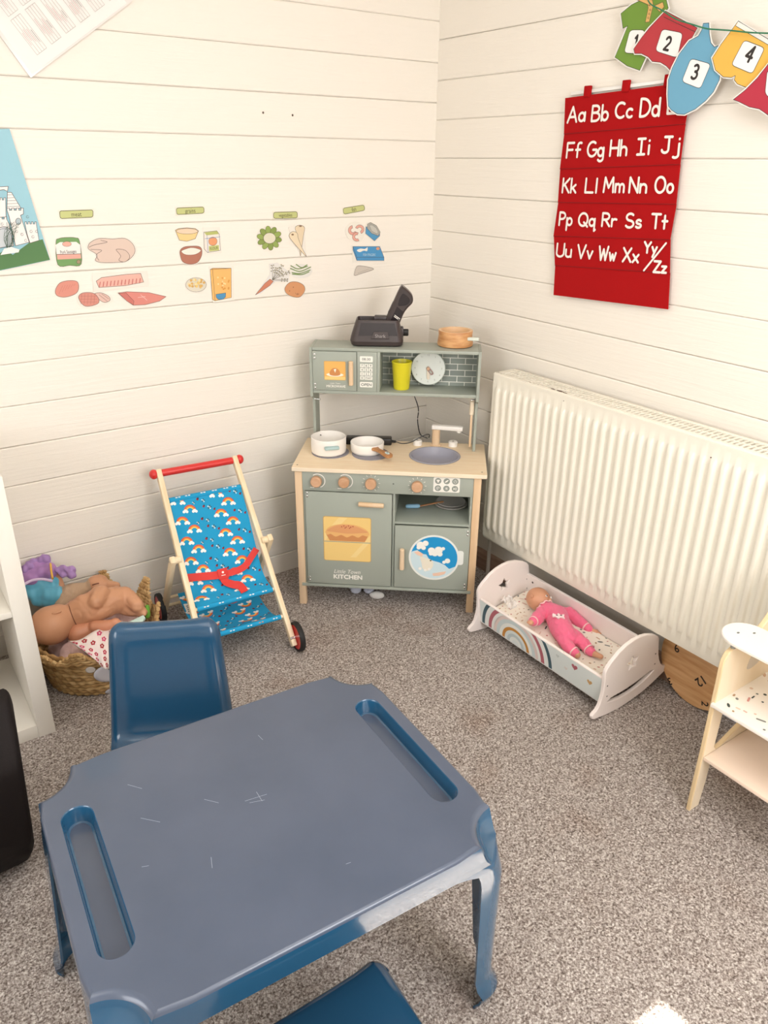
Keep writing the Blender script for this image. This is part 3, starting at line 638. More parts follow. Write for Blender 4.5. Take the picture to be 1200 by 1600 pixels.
# ================================================================== ALPHABET CHART
REDF = mat('red_felt', 'ab181a', 1.0, bump=(900, .3), spec=.1); WHF = 'f5ebe2'
Z5 = (840, 0, 3.2)
chart = thing('alphabet_chart', 'red fabric pocket chart of white alphabet letters hanging on the right wall', 'wall chart', (-.02, -.85, 1.12))
rows = [((135, 490), (775, 407)), ((130, 670), (735, 620)), ((110, 845), (710, 822)), ((100, 1012), (690, 1021)), ((78, 1180), (660, 1198)), ((85, 1327), (658, 1366)), ((78, 1475), (650, 1547))]
CR = Card('R', .016, Z5)
b = I(chart); L_, R_ = [], []
for i, (l, r) in enumerate(rows):
    L_.append(CR.p(l)); R_.append(CR.p(r))
for i in range(6):
    l0, r0, l1, r1 = L_[i], R_[i], L_[i+1], R_[i+1]
    d0, d1 = .0135, .0150        # each pocket strip stands a little proud at its lower edge
    for (da, db_, th) in ((d0, d1, 0),):
        v = [(-d0, -l0[0], l0[1]), (-d0, -r0[0], r0[1]), (-d1, -r1[0], r1[1]), (-d1, -l1[0], l1[1])]
        w_ = [(x+.0025, y, z) for x, y, z in v]
        b.raw(v+w_, [(0, 3, 2, 1), (4, 5, 6, 7), (0, 1, 5, 4), (1, 2, 6, 5), (2, 3, 7, 6), (3, 0, 4, 7)], REDF)
b.build('fabric_panel', chart, smooth=0)
b = I(chart)
for i in range(1, 6): b.tube([(-.0155, -L_[i][0], L_[i][1]), (-.0155, -R_[i][0], R_[i][1])], .0007, mat('dark_red_seam', '7c1414', .9), n=5)
b.build('seams', chart)
letters = [[('Aa', 150, 235, 538, 613, 604), ('Bb', 270, 350, 530, 606, 600), ('Cc', 388, 472, 515, 590, 586), ('Dd', 512, 606, 495, 583, 579), ('Ee', 650, 735, 485, 568, 562)],
 [('Ff', 145, 212, 716, 788, 784), ('Gg', 248, 328, 710, 783, 780), ('Hh', 362, 443, 703, 779, 776), ('Ii', 498, 558, 695, 773, 770), ('Jj', 620, 708, 685, 764, 762)],
 [('Kk', 124, 190, 893, 962, 963), ('Ll', 238, 294, 893, 962, 963), ('Mm', 330, 430, 888, 960, 961), ('Nn', 458, 542, 888, 962, 963), ('Oo', 586, 676, 885, 963, 964)],
 [('Pp', 108, 170, 1062, 1125, 1126), ('Qq', 204, 284, 1066, 1129, 1130), ('Rr', 322, 392, 1066, 1130, 1132), ('Ss', 440, 516, 1068, 1137, 1139), ('Tt', 568, 646, 1070, 1140, 1143)],
 [('Uu', 94, 166, 1218, 1282, 1285), ('Vv', 198, 272, 1225, 1290, 1293), ('Ww', 305, 388, 1232, 1299, 1303), ('Xx', 426, 502, 1240, 1307, 1312), ('Yy', 532, 594, 1210, 1262, 1266)],
 [('Zz', 580, 642, 1306, 1360, 1364)]]
LT = mat('white_felt_letters', WHF, .8)
b = I(chart)
for row in letters:
    for s_, x0, x1, yt, yb, yb2 in row:
        wt = GL[s_[0]][0]+GL[s_[1]][0]+.16; h_ = (yb-yt); kx = (x1-x0)/(wt*h_); x = x0
        for ch in s_:
            for st in GL[ch][1]:
                pts = []
                for px_, py_ in st:
                    X_ = x+px_*h_*kx; yy_ = yb+(yb2-yb)*(X_-x0)/(x1-x0)-py_*h_; X_ += .10*py_*h_
                    pts.append(CR.p((X_, yy_)))
                ribbon(b, pts, .0033, LT, CR.F, .0006); 
            x += (GL[ch][0]+.16)*h_*kx
ribbon(b, [CR.p((643, 1216)), CR.p((532, 1352))], .0028, LT, CR.F, .0006)
b.build('letters', chart, smooth=0, label='white letters in alphabetical pairs')
for (x_, y_) in ((248, 462), (440, 435), (652, 408)):
    b = I(chart); p = CR.p((x_, y_)); b.box(-.0185, -.009, -p[0]-.012, -p[0]+.012, p[1]-.012, p[1]+.017, REDF, .002); b.build('hanging_loop', chart)
p0, p1 = CR.p((160, 468)), CR.p((655, 402))
rail = thing('chart_rail', 'thin white rail that the red alphabet chart hangs from', 'rail', (-.01, -p0[0], p0[1]))
b = I(rail); Xr = frame((-.008, -p0[0], p0[1]), (0, -(p1[0]-p0[0]), p1[1]-p0[1]), (0, 0, 1)); b.box(0, hypot(p1[0]-p0[0], p1[1]-p0[1])+.05, -.0045, .0045, -.003, .003, mat('white_rail', 'f2efe9', .4), .001, Xr); b.build('rail_strip', rail)

# ================================================================== CLOTHES-LINE NUMBERS
def cloth(num, out, fill, base_d, box, dig, lb, name, extra=None, grow=7):
    c = Card('R', base_d, Z5); n = len(out); mx_, my_ = sum(p[0] for p in out)/n, sum(p[1] for p in out)/n
    wh = []
    for i, p in enumerate(out):     # white laminated border, a fixed width outside the outline
        a, q = Vector(out[i-1]), Vector(out[(i+1) % n]); t = (q-a).normalized(); nn = Vector((t.y, -t.x)); 
        if sum(out[k][0]*out[(k+1) % n][1]-out[(k+1) % n][0]*out[k][1] for k in range(n)) < 0: nn = -nn
        wh.append((p[0]+nn.x*grow, p[1]+nn.y*grow))
    c.base(wh, 'f3efe8', .0009, .3); c.poly(out, fill); c.line(out, '2f2f2c', .0012, True)
    if extra: extra(c)
    q = [Vector(p) for p in box]; rr = []
    for i in range(4):
        a, p, n_ = q[i-1], q[i], q[(i+1) % 4]; r_ = 20
        p1_ = p+(a-p).normalized()*r_; p2_ = p+(n_-p).normalized()*r_
        for t in (0, .25, .5, .75, 1): rr.append((p1_*(1-t)**2+p*2*t*(1-t)+p2_*t*t)[:])
    if num: c.poly(rr, 'f6f3ee'); c.line(rr, '2f2f2c', .0012, True)
    if num: c.glyph(num, dig[0], dig[2], .0030, '2c2623', 1.0, 0, dig[1])
    return c.done(name, lb, 'number card', 'numbered clothes cards on the line')
def collar(c):
    c.shape([(545, -10), (575, 0), (580, 25), (560, 110), (540, 112), (555, 40)], 'e0b36a', .0010); c.shape([(585, 30), (628, 10), (635, 35), (612, 60)], 'e0b36a', .0010); c.shape([(500, 0), (550, -10), (565, 30), (545, 20)], 'e0b36a', .0010)
    for k in range(3): c.line(circ(566-k*5, 50+k*20, 4, 8), OL, .0008)
cloth('1', [(418, 68), (470, 25), (520, 0), (560, -25), (640, -20), (655, 40), (610, 110), (560, 150), (530, 200), (545, 280), (512, 352), (450, 330), (388, 286), (420, 210), (452, 130), (428, 142)], '6f9434', .020, [(465, 150), (540, 150), (520, 270), (435, 265)], ((485, 235), (540, 235), .026), 'green shirt card numbered 1 at the start of the line', 'number_card', collar)
cloth('2', [(640, 55), (800, 140), (770, 195), (720, 270), (690, 330), (668, 355), (645, 330), (615, 312), (575, 308), (555, 285), (520, 268), (487, 268), (482, 245), (520, 190), (560, 140)], 'b9333b', .026, [(625, 145), (728, 165), (700, 290), (590, 255)], ((632, 247), (700, 262), .028), 'red top card numbered 2 between the green shirt and blue vest', 'number_card', lambda c: c.line([(632, 85), (790, 160)], '2f2f2c', .0012))
cloth('3', [(830, 117), (858, 115), (860, 170), (868, 215), (885, 235), (905, 228), (915, 260), (918, 330), (910, 400), (880, 460), (840, 505), (790, 545), (735, 572), (700, 570), (670, 550), (655, 530), (652, 470), (655, 400), (675, 340), (710, 270), (760, 205), (805, 180), (822, 150)], '6ba6c2', .032, [(768, 292), (868, 320), (815, 445), (722, 408)], ((768, 392), (835, 404), .030), 'pale blue vest card numbered 3 hanging over the red chart', 'number_card')
cloth('4', [(1005, 105), (1060, 140), (1205, 225), (1175, 290), (1130, 370), (1045, 438), (1000, 420), (985, 400), (990, 378), (970, 388), (930, 385), (890, 350), (875, 290), (920, 220)], 'eab64e', .038, [(1035, 200), (1138, 240), (1075, 370), (970, 325)], ((1035, 300), (1095, 325), .030), 'yellow shorts card numbered 4 right of the blue vest', 'number_card', lambda c: (c.poly([(1005, 107), (1203, 227), (1195, 248), (992, 130)], 'f1ede4'), c.line([(992, 130), (1195, 248)], '2f2f2c', .0010)))
cloth('5', [(980, 498), (1040, 450), (1100, 390), (1170, 300), (1330, 400), (1330, 640), (1230, 610), (1160, 580), (1110, 545), (1060, 535), (1010, 510)], 'b62a40', .044, [(1150, 350), (1240, 390), (1200, 520), (1138, 470)], ((1180, 470), (1240, 480), .030), 'dark red card numbered 5 cut off by the right edge of the photo', 'number_card')
GRN = mat('green_cord', '2f7a55', .7)
cord = []
for i, q in enumerate([(480, -60), (560, 15), (620, 50), (690, 95), (760, 118), (840, 142), (900, 148), (970, 153), (1070, 163), (1200, 165), (1400, 150)]):
    v = onp(840+q[0]/3.2, q[1]/3.2, (1, 0, 0), -.050); cord.append(v)
cord[0].x = -.003; cord.append(Vector((-.003, -1.80, 1.90)))
b = MB(); o0 = cord[0].copy(); b.tube([p-o0 for p in smooth_open(cord, 5)], .0016, GRN, n=8); o = b.build('hanging_cord'); o.location = o0
tag(o, 'green cord strung along the right wall holding the numbered clothes', 'cord')
# old nail heads in the boards
# ================================================================== TOY KITCHEN
# local axes: x along the front, y towards the corner, z up
KX, KY, KA = -.7546, -.2601, rad(-39.5)
kit = thing('toy_kitchen', 'sage green and wood toy kitchen standing across the corner of the room', 'toy kitchen', (KX, KY, 0), KA)
KM = kit.matrix_world.copy()
def KW(u, d, z): return KM @ Vector((u, d, z))
SAGE = mat('sage_green_paint', 'a2a89c', .5, bump=(300, .03)); SAGED = mat('sage_edge', '7f897a', .55)
BIRCH = mat('pale_birch_veneer', 'f2debf', .5, vary=(9, 'ecd3ae', (1, 14, 1))); EDGE = mat('cream_edge', 'f0dfc4', .5)
BEECH = mat('beech_wood', 'e8cdab', .5, vary=(14, 'dcba92', (1, 1, .08))); KNOB = mat('turned_wood', 'd3a987', .45, vary=(30, 'c3946e', (1, 5, 1)))
SILV = mat('screw_metal', 'd8d8d4', .25, metal=.9); DARK = mat('dark_inside', '343734', .8); WHP = mat('white_painted_wood', 'f1ece4', .35)
PRW = mat('white_print', 'efece2', .6); GREYP = mat('grey_print', '8c9288', .6)
b = MB()
for n_, (u, d) in enumerate(((0, .0), (.617, .0), (0, .272), (.617, .272))):
    l = MB(); l.box(u-.013, u+.013, d-.002, d+.024, 0, .535, BEECH, .002); l.build('leg', kit)
b = MB(); b.prism(rrect(-.021, .647, -.014, .300, .004, 2), .535, .5495, BIRCH, holes=[circ(.466, .155, .083, 40)], side=EDGE, bev=.0012)
for u, d in ((-.005, .012), (.63, .012)): b.cyl((u, d, .549), (u, d, .5502), .0025, mat('screw_hole', '6b5540', .7), n=10)
b.build('worktop', kit)
def body(name, *bx, m=SAGE, bev=.0012, **k):
    b = MB()
    for q in bx: b.box(*q, m, bev)
    return b.build(name, kit, **k)
body('bottom_board', (.000, .617, -.008, .275, .082, .092)); body('side_board', (.013, .0215, .004, .27, .092, .534)); body('side_board', (.5955, .604, .004, .27, .092, .534))
body('divider_board', (.328, .337, .003, .265, .092, .462)); body('back_board', (.02, .60, .262, .268, .092, .534)); body('inner_shelf', (.337, .596, .003, .262, .345, .354))
body('inner_top', (.02, .598, .012, .262, .460, .464))
b = MB(); b.box(.0135, .6035, -.004, .008, .4625, .5345, SAGE, .0012)
b.cyl((.330, -.0045, .500), (.330, -.004, .500), .0028, mat('grey_dot', '5e625c', .6), n=10)
FR = frame((0, -.0045, 0), (1, 0, 0), (0, 0, 1))
def tick(cx_, cy_, a, r0=.026, r1=.031): ribbon(b, [(cx_+r0*cos(rad(a)), cy_+r0*sin(rad(a))), (cx_+r1*cos(rad(a)), cy_+r1*sin(rad(a)))], .0009, PRW, FR, .0003)
for a in range(-60, 241, 30): tick(.253, .500, a)
for a in range(-60, 241, 30): tick(.412, .497, a)
for k, (u, zc) in enumerate(((.064, .5), (.160, .502))):
    b.prism(band(u+.004, zc, .0235, .0265, -70, 130), 0, .0004, PRW, FR); ribbon(b, [(u-.022, .475), (u-.010, .474)], .0014, PRW, FR, .0003)
panel = b.build('control_panel', kit)
for u, zc in ((.064, .5), (.160, .502), (.253, .5), (.412, .497)):
    k = MB(); k.lathe([(0, 0), (.0185, 0), (.0195, .003), (.019, .017), (.0165, .020), (0, .020)], KNOB, frame((u, -.0045, zc), (1, 0, 0), (0, 0, 1)), 36); k.build('knob', panel)
b = MB(); b.prism(rrect(.467, .557, .4775, .5315, .005), 0, .0006, PRW, FR)
for i in range(3):
    for j in range(2):
        cx_, cy_ = .483+.029*i, .518-.0265*j; b.prism(circ(cx_, cy_, .0108, 20), .0006, .0009, GREYP, FR); z_ = .0011
        if (i, j) == (0, 0): b.prism([(cx_-.006, cy_+.004), (cx_-.002, cy_+.005), (cx_+.002, cy_+.005), (cx_+.006, cy_+.004), (cx_+.005, cy_), (cx_+.003, cy_+.001), (cx_+.003, cy_-.005), (cx_-.003, cy_-.005), (cx_-.003, cy_+.001), (cx_-.005, cy_)], .0009, z_, PRW, FR)
        elif (i, j) == (1, 0): b.prism([(cx_+.006*cos(a)-.002*sin(a)*0, cy_+.003*sin(a)+.004*cos(a)) for a in [k*pi/8 for k in range(16)]], .0009, z_, PRW, FR)
        elif (i, j) == (2, 0): ribbon(b, arc(cx_, cy_, .0052, .0052, 120, 420, 12), .0006, PRW, FR, z_); ribbon(b, [(cx_, cy_), (cx_, cy_+.007)], .0006, PRW, FR, z_+.0001)
        elif (i, j) == (0, 1): ribbon(b, arc(cx_, cy_, .0052, .0052, 0, 280, 12), .0007, PRW, FR, z_); b.prism(circ(cx_, cy_, .0018, 10), .0009, z_, PRW, FR)
        elif (i, j) == (1, 1): 
            for a in (0, 60, 120): ribbon(b, [(cx_-.006*cos(rad(a+20)), cy_-.006*sin(rad(a+20))), (cx_+.006*cos(rad(a+20)), cy_+.006*sin(rad(a+20)))], .0006, PRW, FR, z_+a*1e-6)
        else: b.prism([(cx_-.005, cy_+.005), (cx_-.005, cy_-.005), (cx_, cy_)], .0009, z_, PRW, FR); ribbon(b, [(cx_+.002, cy_+.005), (cx_+.002, cy_-.005)], .0007, PRW, FR, z_); ribbon(b, [(cx_+.005, cy_+.005), (cx_+.005, cy_-.005)], .0007, PRW, FR, z_)
b.build('button_panel', kit, label='white panel of six round grey buttons')
# oven door
oven = MB(); oven.box(.0225, .3265, -.007, .003, .096, .4595, SAGE, .0012); FD = frame((0, -.0072, 0), (1, 0, 0), (0, 0, 1))
put_text(oven, 'Little Town', .0155, PRW, FD, .1665, .1495, .28, .0003, .92); put_text(oven, 'KITCHEN', .0165, PRW, FD, .170, .1275, 0, .0003, 1.06, .0011)
oven = oven.build('oven_door', kit)
b = MB(); b.prism(rrect(.0835, .2545, .1925, .3685, .008), 0, .0004, mat('oven_rim', 'caa163', .4), FD); b.prism(rrect(.0855, .2525, .1945, .3665, .0065), .0004, .0008, mat('oven_glow', 'f2cf83', .3), FD)
b.prism([(.087, .300), (.14, .365), (.17, .365), (.087, .27)], .0008, .0010, mat('oven_glow2', 'f5d894', .3), FD); b.prism([(.18, .21), (.252, .30), (.252, .275), (.20, .21)], .0008, .0010, mat('oven_glow2', 'f5d894', .3), FD)
b.prism([(.0855, .2685), (.2525, .2685), (.2525, .2715), (.0855, .2715)], .0010, .0012, mat('rack_grey', 'a9a596', .5), FD)
pie = [(.093, .300), (.245, .300), (.232, .274), (.106, .274)]; b.prism(pie, .0012, .0016, mat('pie_case', 'cf8d57', .5), FD)
b.prism(smooth_closed([Vector(p) for p in ((.091, .307), (.105, .327), (.135, .338), (.170, .341), (.205, .337), (.235, .324), (.248, .307), (.240, .296), (.224, .300), (.208, .290), (.188, .298), (.168, .289), (.148, .298), (.128, .290), (.110, .300), (.098, .296))], 3), .0016, .0020, mat('pie_filling', 'eab774', .5), FD)
b.prism(smooth_closed([Vector(p) for p in ((.096, .312), (.115, .327), (.140, .336), (.170, .338), (.200, .334), (.228, .322), (.243, .312), (.215, .308), (.170, .304), (.125, .308))], 3), .0020, .0023, mat('pie_crust', 'e0a06c', .5), FD)
for q in ((.150, .330), (.158, .334), (.166, .330), (.174, .335), (.182, .330), (.190, .333), (.162, .326), (.178, .326)): b.prism(circ(*q, .0022, 8), .0023, .0025, mat('berry', 'a8402f', .5), FD)
b.build('oven_window', oven, label='yellow printed oven window showing a pie')
def dowel(p0, p1, r, par, label=None):
    p0, p1 = Vector(p0), Vector(p1); d = (p1-p0).normalized(); b = MB(); b.cyl(p0, p1, r, BEECH, bev=.0015)
    for p in (p0+d*.012, p1-d*.012): b.cyl(p, p+Vector((0, r+.004, 0)), .003, BEECH, n=10)
    return b.build('handle', par, label=label)
dowel((.211, -.0195, .4245), (.299, -.0195, .4225), .0085, oven)
def hinge(u, z, par, y=-.0075):
    b = MB()
    for dz in (-.0065, .0065): b.sph((u, y, z+dz), .0042, SILV, (1, .5, 1), n=8)
    b.build('hinge_screws', par, label='pair of silver screws')
hinge(.0295, .4480, oven); hinge(.0295, .1140, oven)
door = MB(); door.box(.3385, .6025, -.007, .003, .096, .3430, SAGE, .0012); door = door.build('washer_door', kit)
dowel((.3665, -.0195, .1765), (.3660, -.0195, .2580), .0085, door); hinge(.594, .326, door); hinge(.594, .114, door)
b = MB(); C0 = (.4795, .2235)
b.prism(circ(*C0, .090, 48), 0, .0005, mat('washer_ring', 'e9ebe4', .3), FD); b.prism(rrect(.560, .584, .200, .256, .009), 0, .0004, mat('washer_ring', 'e9ebe4', .3), FD)
b.prism(circ(*C0, .083, 48), .0005, .0008, mat('washer_water', 'cfe3e8', .25), FD)
up = arc(*C0, .083, .083, -22, 168, 36); wave = [(.4025, .246), (.420, .252), (.432, .238), (.452, .236), (.462, .218), (.478, .212), (.500, .206), (.520, .196), (.535, .182)]
b.prism(up+wave, .0008, .0011, mat('washer_blue', '1f95cf', .3), FD)
sud = [((.430, .272), .013), ((.448, .280), .010), ((.441, .262), .008), ((.424, .262), .007), ((.470, .252), .012), ((.495, .255), .0135), ((.482, .242), .011), ((.500, .240), .009), ((.468, .240), .007), ((.511, .262), .006), ((.528, .214), .009), ((.516, .208), .006), ((.431, .178), .006), ((.464, .177), .005), ((.450, .172), .005)]
for k, (c_, r_) in enumerate(sud): b.prism(circ(*c_, r_*1.12, 18), .0011, .00115+.00001*k, mat('sud_edge', 'bccfd2', .4), FD); b.prism(circ(*c_, r_, 18), .00116, .00135+.00002*k, mat('sud', 'f4f1e8', .4), FD)
b.prism([(.408, .243), (.424, .248), (.440, .238), (.438, .226), (.420, .232)], .0011, .0013, mat('peach_cloth', 'eec8ae', .5), FD); b.prism([(.476, .160), (.500, .166), (.525, .172), (.520, .160), (.500, .152), (.480, .150)], .0011, .0013, mat('peach_cloth', 'eec8ae', .5), FD)
b.prism(smooth_closed([Vector(p) for p in ((.430, .226), (.450, .222), (.470, .215), (.478, .198), (.470, .176), (.452, .170), (.440, .180), (.436, .200))], 3), .0011, .0014, mat('cream_cloth', 'ece4d0', .5), FD)
b.prism(circ(.468, .2125, .0035, 10), .0014, .0016, mat('olive_dot', '6f6f56', .5), FD)
b.build('washer_window', door, label='round printed washing machine window with blue water and suds')
# sink, hobs, taps
b = MB(); SG = mat('grey_enamel_sink', '9a9aa6', .25, spec=.6)
b.lathe([(.092, .551), (.0905, .5525), (.085, .5525), (.081, .548), (.073, .530), (.050, .515), (.0, .511), (.0, .509), (.052, .513), (.075, .528), (.0832, .547), (.0832, .5505), (.092, .5500)], SG, T(.466, .155, 0), 48); b.build('sink', kit)
HG = mat('grey_hob', '86838a', .4)
for c_ in ((.090, .150), (.236, .148)):
    b = MB(); b.lathe([(0, .5495), (.067, .5495), (.067, .5520), (.065, .5530), (0, .5530)], HG, T(*c_, 0), 40); b.build('hob_ring', kit)
b = MB(); b.lathe([(0, .5495), (.020, .5495), (.0205, .553), (.018, .5555), (.0145, .557), (.0145, .614), (0, .614)], BEECH, T(.4665, .265, 0), 28); tap = b.build('tap', kit)
b = MB(); X = T(.4665, .265, 0) @ rotz(rad(-6)); b.box(-.017, .098, -.013, .013, .614, .6305, WHP, .0045, X, 3); b.cyl((.085, .262-.010+.0, .608), (.085, .252, .614), .001, WHP)
b = MB(); b.box(-.017, .098, -.013, .013, .614, .6305, WHP, .0045, X, 3); b.lathe([(0, .608), (.010, .608), (.0105, .614), (0, .6142)], WHP, X @ T(.083, 0, 0), 20); b.build('tap_spout', tap, label='white spout')
for u in (.399, .530):
    b = MB(); b.lathe([(0, .5495), (.0165, .5495), (.0165, .5655), (.0145, .568), (.004, .568), (.003, .567), (0, .567)], WHP, T(u, .268, 0), 28); b.cyl((u, .268, .567), (u, .268, .5685), .0035, SILV, n=8); b.build('tap_handle', kit)
# upper unit
U0, U1, D0, D1, ZB, ZT = .019, .611, .172, .302, .760, .922
def uside(x0):
    b = MB(); b.prism([(.216, .5495), (D1, .5495), (D1, ZT), (D0, ZT), (D0, ZB-.012), (.216, ZB-.03)][::1], 0, .010, SAGE, frame((x0, 0, 0), (0, 1, 0), (0, 0, 1)), bev=.001); b.build('upright_board', kit)
uside(U0); uside(U1-.010)
body('top_board', (U0+.010, U1-.010, D0+.002, D1, ZT-.011, ZT)); body('upper_shelf', (U0+.010, U1-.010, D0+.002, D1, ZB, ZB+.011)); body('upper_divider', (.2545, .2645, D0+.003, D1-.01, ZB+.011, ZT-.011))
BR = mat('printed_brick_tiles', '8d948b', .6)
nt = BR.node_tree; bt = nt.nodes.new('ShaderNodeTexBrick'); tc = nt.nodes.new('ShaderNodeTexCoord'); mp = nt.nodes.new('ShaderNodeMapping')
mp.inputs['Rotation'].default_value = (rad(90), 0, 0); mp.inputs['Location'].default_value = (.012, 0, .010)
nt.links.new(tc.outputs['Object'], mp.inputs[0]); nt.links.new(mp.outputs[0], bt.inputs[0])
bt.inputs['Color1'].default_value = lin('8f968c'); bt.inputs['Color2'].default_value = lin('868d85'); bt.inputs['Mortar'].default_value = lin('e8e6db')
bt.inputs['Scale'].default_value = 1; bt.inputs['Mortar Size'].default_value = .0013; bt.inputs['Brick Width'].default_value = .0545; bt.inputs['Row Height'].default_value = .0218
nt.links.new(bt.outputs[0], nt.nodes['Principled BSDF'].inputs['Base Color'])
b = MB(); b.box(.2645, U1-.010, D1-.010, D1-.004, ZB+.011, ZT-.011, BR, 0); b.build('tiled_back_panel', kit, label='back panel printed with grey brick tiles'); body('microwave_back', (U0+.010, .2545, D1-.010, D1-.004, ZB+.011, ZT-.011))
b = MB(); FM = frame((0, D0-.0005, 0), (1, 0, 0), (0, 0, 1)); b.box(.0300, .1835, D0, D0+.009, ZB+.0125, ZT-.0125, SAGE, .001)
put_text(b, 'Little Town', .0055, PRW, FM, .108, .7985, .28, .0003); put_text(b, 'MICROWAVE', .0078, PRW, FM, .111, .7880, 0, .0003, 1.0, .0003); mw = b.build('microwave_door', kit)
b = MB(); b.prism(rrect(.070, .146, .8095, .8765, .004), 0, .0004, mat('oven_rim', 'caa163', .4), FM); b.prism(rrect(.0715, .1445, .811, .875, .003), .0004, .0007, mat('micro_glow', 'f0b765', .3), FM)
b.prism([(.0715, .811), (.1445, .811), (.1445, .822), (.0715, .822)], .0007, .0008, mat('oven_glow', 'f2cf83', .3), FM); b.prism(circ(.108, .829, .030, 24, .0065), .0008, .0010, mat('plate_white', 'f3ead8', .4), FM)
b.prism(arc(.108, .831, .019, .022, 180, 0, 12)+arc(.108, .831, .019, .006, 0, -180, 8)[1:-1], .0010, .0012, mat('bread', 'cf8a4f', .5), FM); b.prism([(.104, .848), (.109, .836), (.113, .850)], .0012, .0013, mat('steam', 'f6efdd', .5), FM); b.build('microwave_window', mw, label='orange printed microwave window')
dowel((.1655, D0-.012, .796), (.1655, D0-.012, .880), .0080, mw); hinge(.0375, .892, mw, D0-.0005); hinge(.0375, .787, mw, D0-.0005)
b = MB(); b.box(.1850, .2540, D0+.002, D0+.010, ZB+.0115, ZT-.0115, SAGE, .0008); FK = frame((0, D0+.0018, 0), (1, 0, 0), (0, 0, 1))
GP = mat('keypad_grey', '7b8077', .6); b.prism(rrect(.195, .240, .876, .896, .003), 0, .0004, PRW, FK); put_text(b, '08:30', .0085, GP, FK, .2175, .886, 0, .0006, 1.1, .0002)
kk = ['7', '8', '9', '4', '5', '6', '1', '2', '3']
for i, ch in enumerate(kk):
    cx_, cy_ = .2025+.015*(i % 3), .8635-.0145*(i//3); b.prism(rrect(cx_-.0065, cx_+.0065, cy_-.006, cy_+.006, .0015, 3), 0, .0004, PRW, FK); put_text(b, ch, .0072, GP, FK, cx_, cy_, 0, .0006, 1, .0003)
b.prism(rrect(.196, .209, .814, .826, .0015, 3), 0, .0004, PRW, FK); put_text(b, '0', .0072, GP, FK, .2025, .820, 0, .0006, 1, .0003); b.prism(rrect(.211, .2390, .814, .826, .0015, 3), 0, .0004, PRW, FK); put_text(b, 'START', .0062, GP, FK, .225, .820, 0, .0006, .85, .0002)
b.prism(rrect(.195, .240, .787, .806, .003, 3), 0, .0004, PRW, FK); put_text(b, 'OPEN', .0095, GP, FK, .2175, .7965, 0, .0006, 1.05, .0004); b.build('keypad_panel', kit, label='keypad panel with white number buttons')
# clock
CF = frame((.4295, D1-.030, .8385), (1, 0, 0), (0, 0, 1)); b = MB(); CW = mat('clock_face_white', 'dfe3dc', .4)
b.lathe([(0, 0), (.0585, 0), (.0605, .002), (.0605, .005), (.0590, .0065), (0, .0065)], CW, CF, 48); b.ring([(.0588, .0065), (.0605, .005), (.0605, .002), (.0612, .002), (.0612, .0055), (.0592, .0072)], mat('clock_rim', 'b4bbae', .5), CF, 48)
for k in range(12):
    a = rad(90-30*(k+1)); put_text(b, str(k+1), .0065, mat('clock_numbers', 'a3a89f', .6), CF, .0475*cos(a), .0475*sin(a), 0, .0068)
clock = b.build('clock', kit, label='round pale play clock')
b = MB(); X = CF @ T(0, 0, .0075) @ rotz(rad(180+2)); b.prism(rrect(-.0055, .0055, -.008, .040, .0054), 0, .0035, mat('pale_hand', 'e2d5c2', .4), X, bev=.0008); b.build('minute_hand', clock)
b = MB(); X = CF @ T(0, 0, .0112) @ rotz(rad(-142)); b.prism(band(0, .010, .0, .0075, 0, 359, 20), 0, .0002, KNOB, X) if 0 else b.prism(rrect(-.0065, .0065, -.007, .027, .006), 0, .002, mat('rosy_hand', '9c7f78', .5), X, bev=.0006, holes=[rrect(-.003, .003, .008, .022, .0028, 4)[::-1]]); b.build('hour_hand', clock)
b = MB(); b.lathe([(0, 0), (.0058, 0), (.0055, .005), (0, .006)], KNOB, CF @ T(0, 0, .0112), 18); b.build('clock_knob', clock)
# little hook pegs under the cupboard
b = MB(); b.cyl((.030, .19, .735), (.052, .185, .735), .003, SILV, n=10); b.build('hook_peg', kit); b = MB(); b.cyl((.600, .215, .742), (.585, .213, .742), .003, SILV, n=10); b.build('hook_peg', kit)

# ------------------------------------------------------------------ things on and in the kitchen
def kthing(name, label, cat, u, d, z, rz=0, group=None):
    p = KW(u, d, z); return thing(name, label, cat, p, KA+rz, group)
# saucepan
pan = kthing('toy_saucepan', 'deep white toy saucepan with a blue-green grip on the left hob', 'toy pan', .0850, .145, .5532)
b = MB(); b.lathe([(0, .001), (.056, 0), (.061, .004), (.0625, .010), (.063, .058), (.0622, .060), (.0595, .060), (.0590, .057), (.0585, .012), (.056, .007), (0, .006)], WHP, None, 48); b.build('pot', pan)
b = MB(); b.box(-.026, .026, -.016, .004, .033, .044, mat('pale_teal_plastic', 'a9c3c2', .4), .004, T(.020, -.062, 0) @ rotz(rad(18)), 3); b.build('grip', pan, label='blue-green grip')
b = MB(); b.cyl((-.037, .0455, .047), (-.034, .042, .047), .002, mat('dark_rivet', '565450', .4), n=8); b.build('rivet', pan)
pan = kthing('toy_frying_pan', 'shallow white toy frying pan with a wooden handle on the second hob', 'toy pan', .2220, .165, .5532)
b = MB(); b.lathe([(0, .001), (.052, 0), (.057, .004), (.0590, .010), (.0605, .036), (.0595, .038), (.0575, .038), (.0565, .035), (.055, .011), (.052, .007), (0, .006)], WHP, None, 48); b.build('pan_body', pan)
HX = frame((.030, -.046, .024), (.77, -.62, -.13), (.62, .77, 0)); b = MB()
b.prism(smooth_closed([Vector(p) for p in ((0, -.014), (.020, -.0075), (.040, -.010), (.062, -.0150), (.078, -.012), (.083, 0), (.078, .012), (.062, .0150), (.040, .010), (.020, .0075), (0, .014))], 4), 0, .011, mat('tan_wood', 'bd8a5c', .4, vary=(18, 'a87446', (1, 8, 1))), HX, bev=.002); b.build('handle', pan, label='brown wooden handle')
